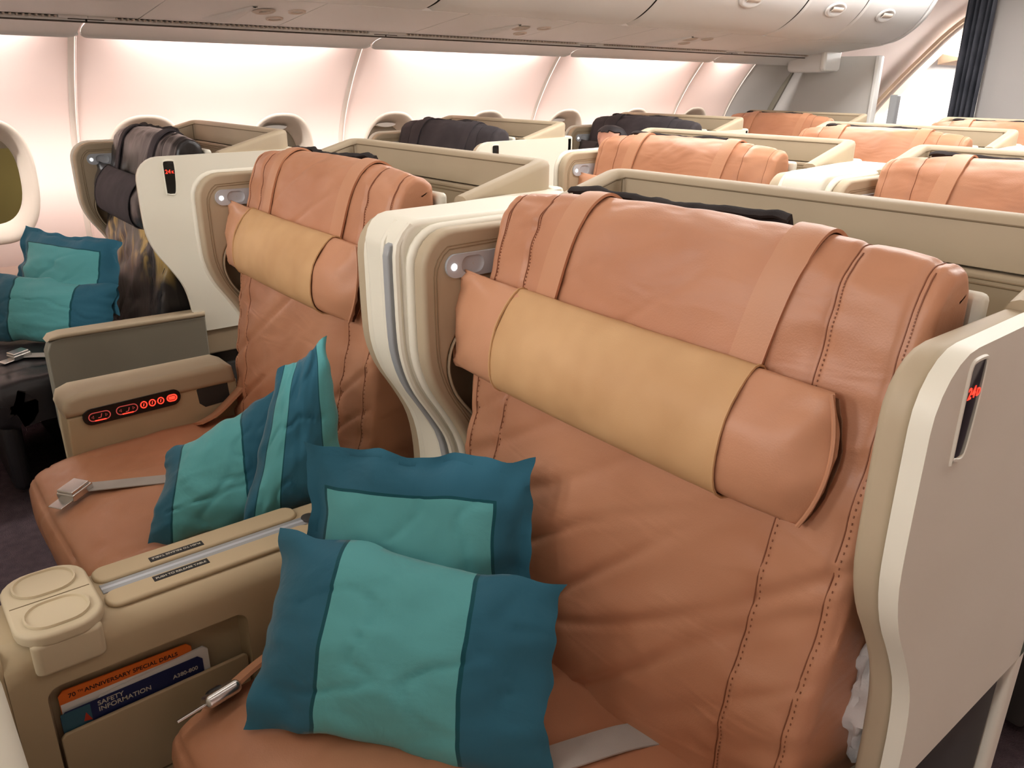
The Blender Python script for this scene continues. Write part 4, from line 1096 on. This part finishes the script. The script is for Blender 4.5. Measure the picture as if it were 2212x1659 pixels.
# ------------------------------------------------------------------ teal pillows
def pillow(label, TL, TR, BR, BL, th, mat, seed, flange=.0, sag=.05, group='teal cushions on the seats', wr=1.25):
    TL, TR, BR, BL = map(Vector, (TL, TR, BR, BL)); N = 44
    nrm = ((TR - BL).cross(TL - BR)).normalized()
    c = (TL + TR + BR + BL) / 4
    if nrm.dot(Vector((0, 0, 1.42)) - c) < 0: nrm = -nrm
    bm = bmesh.new(); lay = bm.loops.layers.uv.new('uv')
    def P(u, v, side):
        # edges bow inwards between the corners
        bu = sag * math.sin(PI * v); bv = sag * math.sin(PI * u)
        uu = u + (.5 - u) * 2 * bu * (1 if True else 0) * abs(2 * u - 1) ** 2 * .5
        vv = v + (.5 - v) * 2 * bv * abs(2 * v - 1) ** 2 * .5
        p = (BL * (1 - uu) + BR * uu) * (1 - vv) + (TL * (1 - uu) + TR * uu) * vv
        fu = max(0, (min(u, 1 - u) - flange)) / (.5 - flange); fv = max(0, (min(v, 1 - v) - flange)) / (.5 - flange)
        h = (1 - (1 - fu) ** 2.4) ** .75 * (1 - (1 - fv) ** 2.4) ** .75
        edge = math.exp(-min(fu, fv) / .25)
        wv = fbm(u * 3.5 + seed, v * 3.5, seed, 3) * .008 * wr + wr * .0075 * edge * fbm(u * 8, v * 8, seed + 3, 2)
        wv -= wr * .006 * math.exp(-(abs(fbm(u * 2.6 - v * 1.5, v * 2.6 + u, seed + 7, 2)) / .06) ** 2)
        ripple = wr * .016 * edge * fbm(u * 4, v * 4, seed + 11, 2)
        p = p + (TR - TL).normalized() * (.010 * wr * edge * fbm(v * 5, u * 2, seed + 21, 2)) + (TL - BL).normalized() * (.010 * wr * edge * fbm(u * 5, v * 2, seed + 31, 2))
        return p + nrm * (side * (th * h * .5) + (wv * h if side > 0 else 0) + ripple)
    Fv = {}; Bv = {}
    for j in range(N + 1):
        for i in range(N + 1):
            u, v = i / N, j / N; e = i in (0, N) or j in (0, N)
            Fv[i, j] = bm.verts.new(P(u, v, 1)); Bv[i, j] = Fv[i, j] if e else bm.verts.new(P(u, v, -1))
    for j in range(N):
        for i in range(N):
            for D, flip in ((Fv, 0), (Bv, 1)):
                q = [(i, j), (i + 1, j), (i + 1, j + 1), (i, j + 1)]
                if flip: q = q[::-1]
                try: f = bm.faces.new([D[k] for k in q])
                except ValueError: continue
                for lp, k in zip(f.loops, q): lp[lay].uv = (k[0] / N, k[1] / N)
    bmesh.ops.recalc_face_normals(bm, faces=bm.faces)
    bmesh.ops.translate(bm, verts=bm.verts, vec=-c)
    me = fin(bm, ang=75)
    o = link('pillow', me, None, mat, loc=c); tag(o, label, 'pillow', group); return o
pillow('front teal pillow with a light middle band on the nearest seat', (-1.115, .440, .742), (-.728, .712, .722), (-.625, .600, .476), (-1.02, .305, .478), .105, 'pillow_band', 1.3)
pillow('teal framed pillow behind the front one on the nearest seat', (-1.165, .510, .853), (-.878, .780, .852), (-.79, .715, .52), (-1.085, .445, .50), .085, 'pillow_frame', 4.1, flange=.06)
pillow('teal pillow standing on edge in front on the red control panel seat', (-1.725, .435, .640), (-1.625, .675, .785), (-1.50, .66, .49), (-1.64, .345, .485), .12, 'pillow_band_wide', 7.7)
pillow('upright teal pillow with its pointed corner against the red control panel seat back', (-1.585, .655, .835), (-1.545, .748, .895), (-1.445, .735, .56), (-1.525, .50, .50), .13, 'pillow_double', 9.2)
pillow('upper teal pillow leaning on the gold streaked window seat', (-3.55, .520, .893), (-3.24, .775, .850), (-3.15, .71, .60), (-3.52, .42, .62), .10, 'pillow_frame', 12.4, flange=.05)
pillow('lower teal banded pillow on the gold streaked window seat', (-3.55, .37, .735), (-3.16, .725, .705), (-3.12, .66, .49), (-3.50, .29, .485), .11, 'pillow_band', 15.9)

# white crumpled cloth between the nearest seat and its shell
def crump(u, v):
    a = u * 2 * PI; z = .52 + .22 * v; r = .022 * math.sin(PI * (v * .9 + .05)) ** .5
    q = 1 + .5 * fbm(math.cos(a) * 2, math.sin(a) * 2, v * 6, 3)
    return Vector((-.362 + r * q * math.cos(a), .955 + 1.6 * r * q * math.sin(a) - .02 * v, z))
o = link('crumpled_bag', grid(crump, 24, 24, close_u=True), mat='white_cloth'); tag(o, 'crumpled white bag stuffed between the nearest seat and its shell', 'bag')

# ------------------------------------------------------------------ the seat unit ahead, at the lower left corner
R0 = ROOT[('D', -1)]
def bulge(u, v):
    z = .06 + .72 * v
    x = -1.17 + .55 * u
    r = .07
    e = max(0, 1 - (u * .55) / r)
    y = .030 - .06 * max(0, (v - .80) / .2) ** 2 - (r - math.sqrt(max(0, r * r - (r * e) ** 2)))
    return Vector((x, y - .012 * (1 - v), z))
o = link('lower_back', grid(bulge, 30, 24, solid=.012), R0, 'ivory'); o.matrix_parent_inverse = Matrix.Translation(-R0.location)
# ------------------------------------------------------------------ sleeping passenger in the third window seat
def person():
    P0 = Vector((-3.38, 3.41, .012))
    J = {'pelvis': (0, .06, .56), 'belly': (0, .10, .70), 'chest': (0, .15, .88), 'neckb': (0, .17, .99), 'neck': (.0, .155, 1.045), 'head1': (.0, .125, 1.09), 'head2': (.0, .135, 1.145), 'head3': (0, .145, 1.175),
         'shL': (-.17, .15, .95), 'elL': (-.24, .02, .72), 'haL': (-.10, -.16, .68), 'shR': (.17, .15, .95), 'elR': (.24, .02, .72), 'haR': (.10, -.16, .68),
         'hiL': (-.09, .02, .54), 'knL': (-.11, -.38, .53), 'anL': (-.11, -.44, .14), 'toL': (-.11, -.58, .10), 'hiR': (.09, .02, .54), 'knR': (.11, -.38, .53), 'anR': (.11, -.44, .14), 'toR': (.11, -.58, .10),
         'nose': (0, .028, 1.09), 'earL': (-.088, .135, 1.10), 'earR': (.088, .135, 1.10), 'chin': (0, .055, 1.045)}
    Rr = {'pelvis': .13, 'belly': .125, 'chest': .14, 'neckb': .06, 'neck': .052, 'head1': .078, 'head2': .082, 'head3': .055, 'shL': .062, 'elL': .042, 'haL': .03, 'shR': .062, 'elR': .042, 'haR': .03,
          'hiL': .085, 'knL': .062, 'anL': .042, 'toL': .03, 'hiR': .085, 'knR': .062, 'anR': .042, 'toR': .03, 'nose': .013, 'earL': .016, 'earR': .016, 'chin': .03}
    Ed = [('pelvis', 'belly'), ('belly', 'chest'), ('chest', 'neckb'), ('neckb', 'neck'), ('neck', 'head1'), ('head1', 'head2'), ('head2', 'head3'), ('chest', 'shL'), ('shL', 'elL'), ('elL', 'haL'), ('chest', 'shR'), ('shR', 'elR'), ('elR', 'haR'),
          ('pelvis', 'hiL'), ('hiL', 'knL'), ('knL', 'anL'), ('anL', 'toL'), ('pelvis', 'hiR'), ('hiR', 'knR'), ('knR', 'anR'), ('anR', 'toR'), ('head1', 'nose'), ('head1', 'earL'), ('head1', 'earR'), ('neck', 'chin')]
    fing = []
    for s, h in ((-1, 'haL'), (1, 'haR')):
        for k in range(5):
            n1, n2 = h + 'a%d' % k, h + 'b%d' % k
            b = Vector(J[h]); J[n1] = tuple(b + Vector((-s * .035, -.03 + .018 * k - .01, .005))); J[n2] = tuple(b + Vector((-s * (.075 - .004 * abs(k - 2)), -.034 + .018 * k, -.012)))
            Rr[n1] = .009; Rr[n2] = .0075; Ed += [(h, n1), (n1, n2)]
    names = list(J); ix = {n: i for i, n in enumerate(names)}
    me = bpy.data.meshes.new('m'); me.from_pydata([J[n] for n in names], [(ix[a], ix[b]) for a, b in Ed], [])
    ob = bpy.data.objects.new('tmp', me); C.objects.link(ob)
    md = ob.modifiers.new('s', 'SKIN'); 
    sv = me.skin_vertices[0].data
    for n in names: sv[ix[n]].radius = (Rr[n], Rr[n])
    sv[ix['pelvis']].use_root = True
    ob.modifiers.new('d', 'SUBSURF').levels = 2
    dg = bpy.context.evaluated_depsgraph_get(); me2 = bpy.data.meshes.new_from_object(ob.evaluated_get(dg))
    bpy.data.objects.remove(ob)
    me2.materials.clear(); me2.materials.append(MATS['navy_shirt']); me2.materials.append(MATS['skin'])
    for p in me2.polygons:
        p.use_smooth = True
        if p.center.z > 1.0 or (p.center.y < -.12 and p.center.z > .6): p.material_index = 1
    root = empty('person', P0, 'passenger in dark clothes asleep with the head on the black seat', 'person')
    b = link('body', me2, root)
    # hair: grown off the head's own surface
    bm = bmesh.new(); bm.from_mesh(me2); bm.normal_update()
    kill = []
    for f in bm.faces:
        c_ = f.calc_center_median()
        keep = c_.z > 1.02 and abs(c_.x) < .085 and (c_.z > 1.150 or (c_.y > .150 and c_.z > 1.06) or (c_.z > 1.118 and c_.y > .10))
        if not keep: kill.append(f)
    bmesh.ops.delete(bm, geom=kill, context='FACES')
    for v in bm.verts: v.co += v.normal * (.010 + .004 * fbm(v.co.x * 40, v.co.y * 40, v.co.z * 40, 2))
    bmesh.ops.solidify(bm, geom=bm.faces[:], thickness=.012)
    hm = fin(bm, ang=80); hm.materials.clear(); link('hair', hm, root, 'hair')
    for sx in (-1, 1):
        link('eyelid', tube([(sx * .032 + a, .060 + 6 * a * a, 1.112 - 4 * a * a) for a in np.linspace(-.013, .013, 7)], .0025, 6), root, 'hair')
    link('mouth', tube([(a, .046 + 8 * a * a, 1.062) for a in np.linspace(-.02, .02, 7)], .003, 6), root, 'red_print')
person()
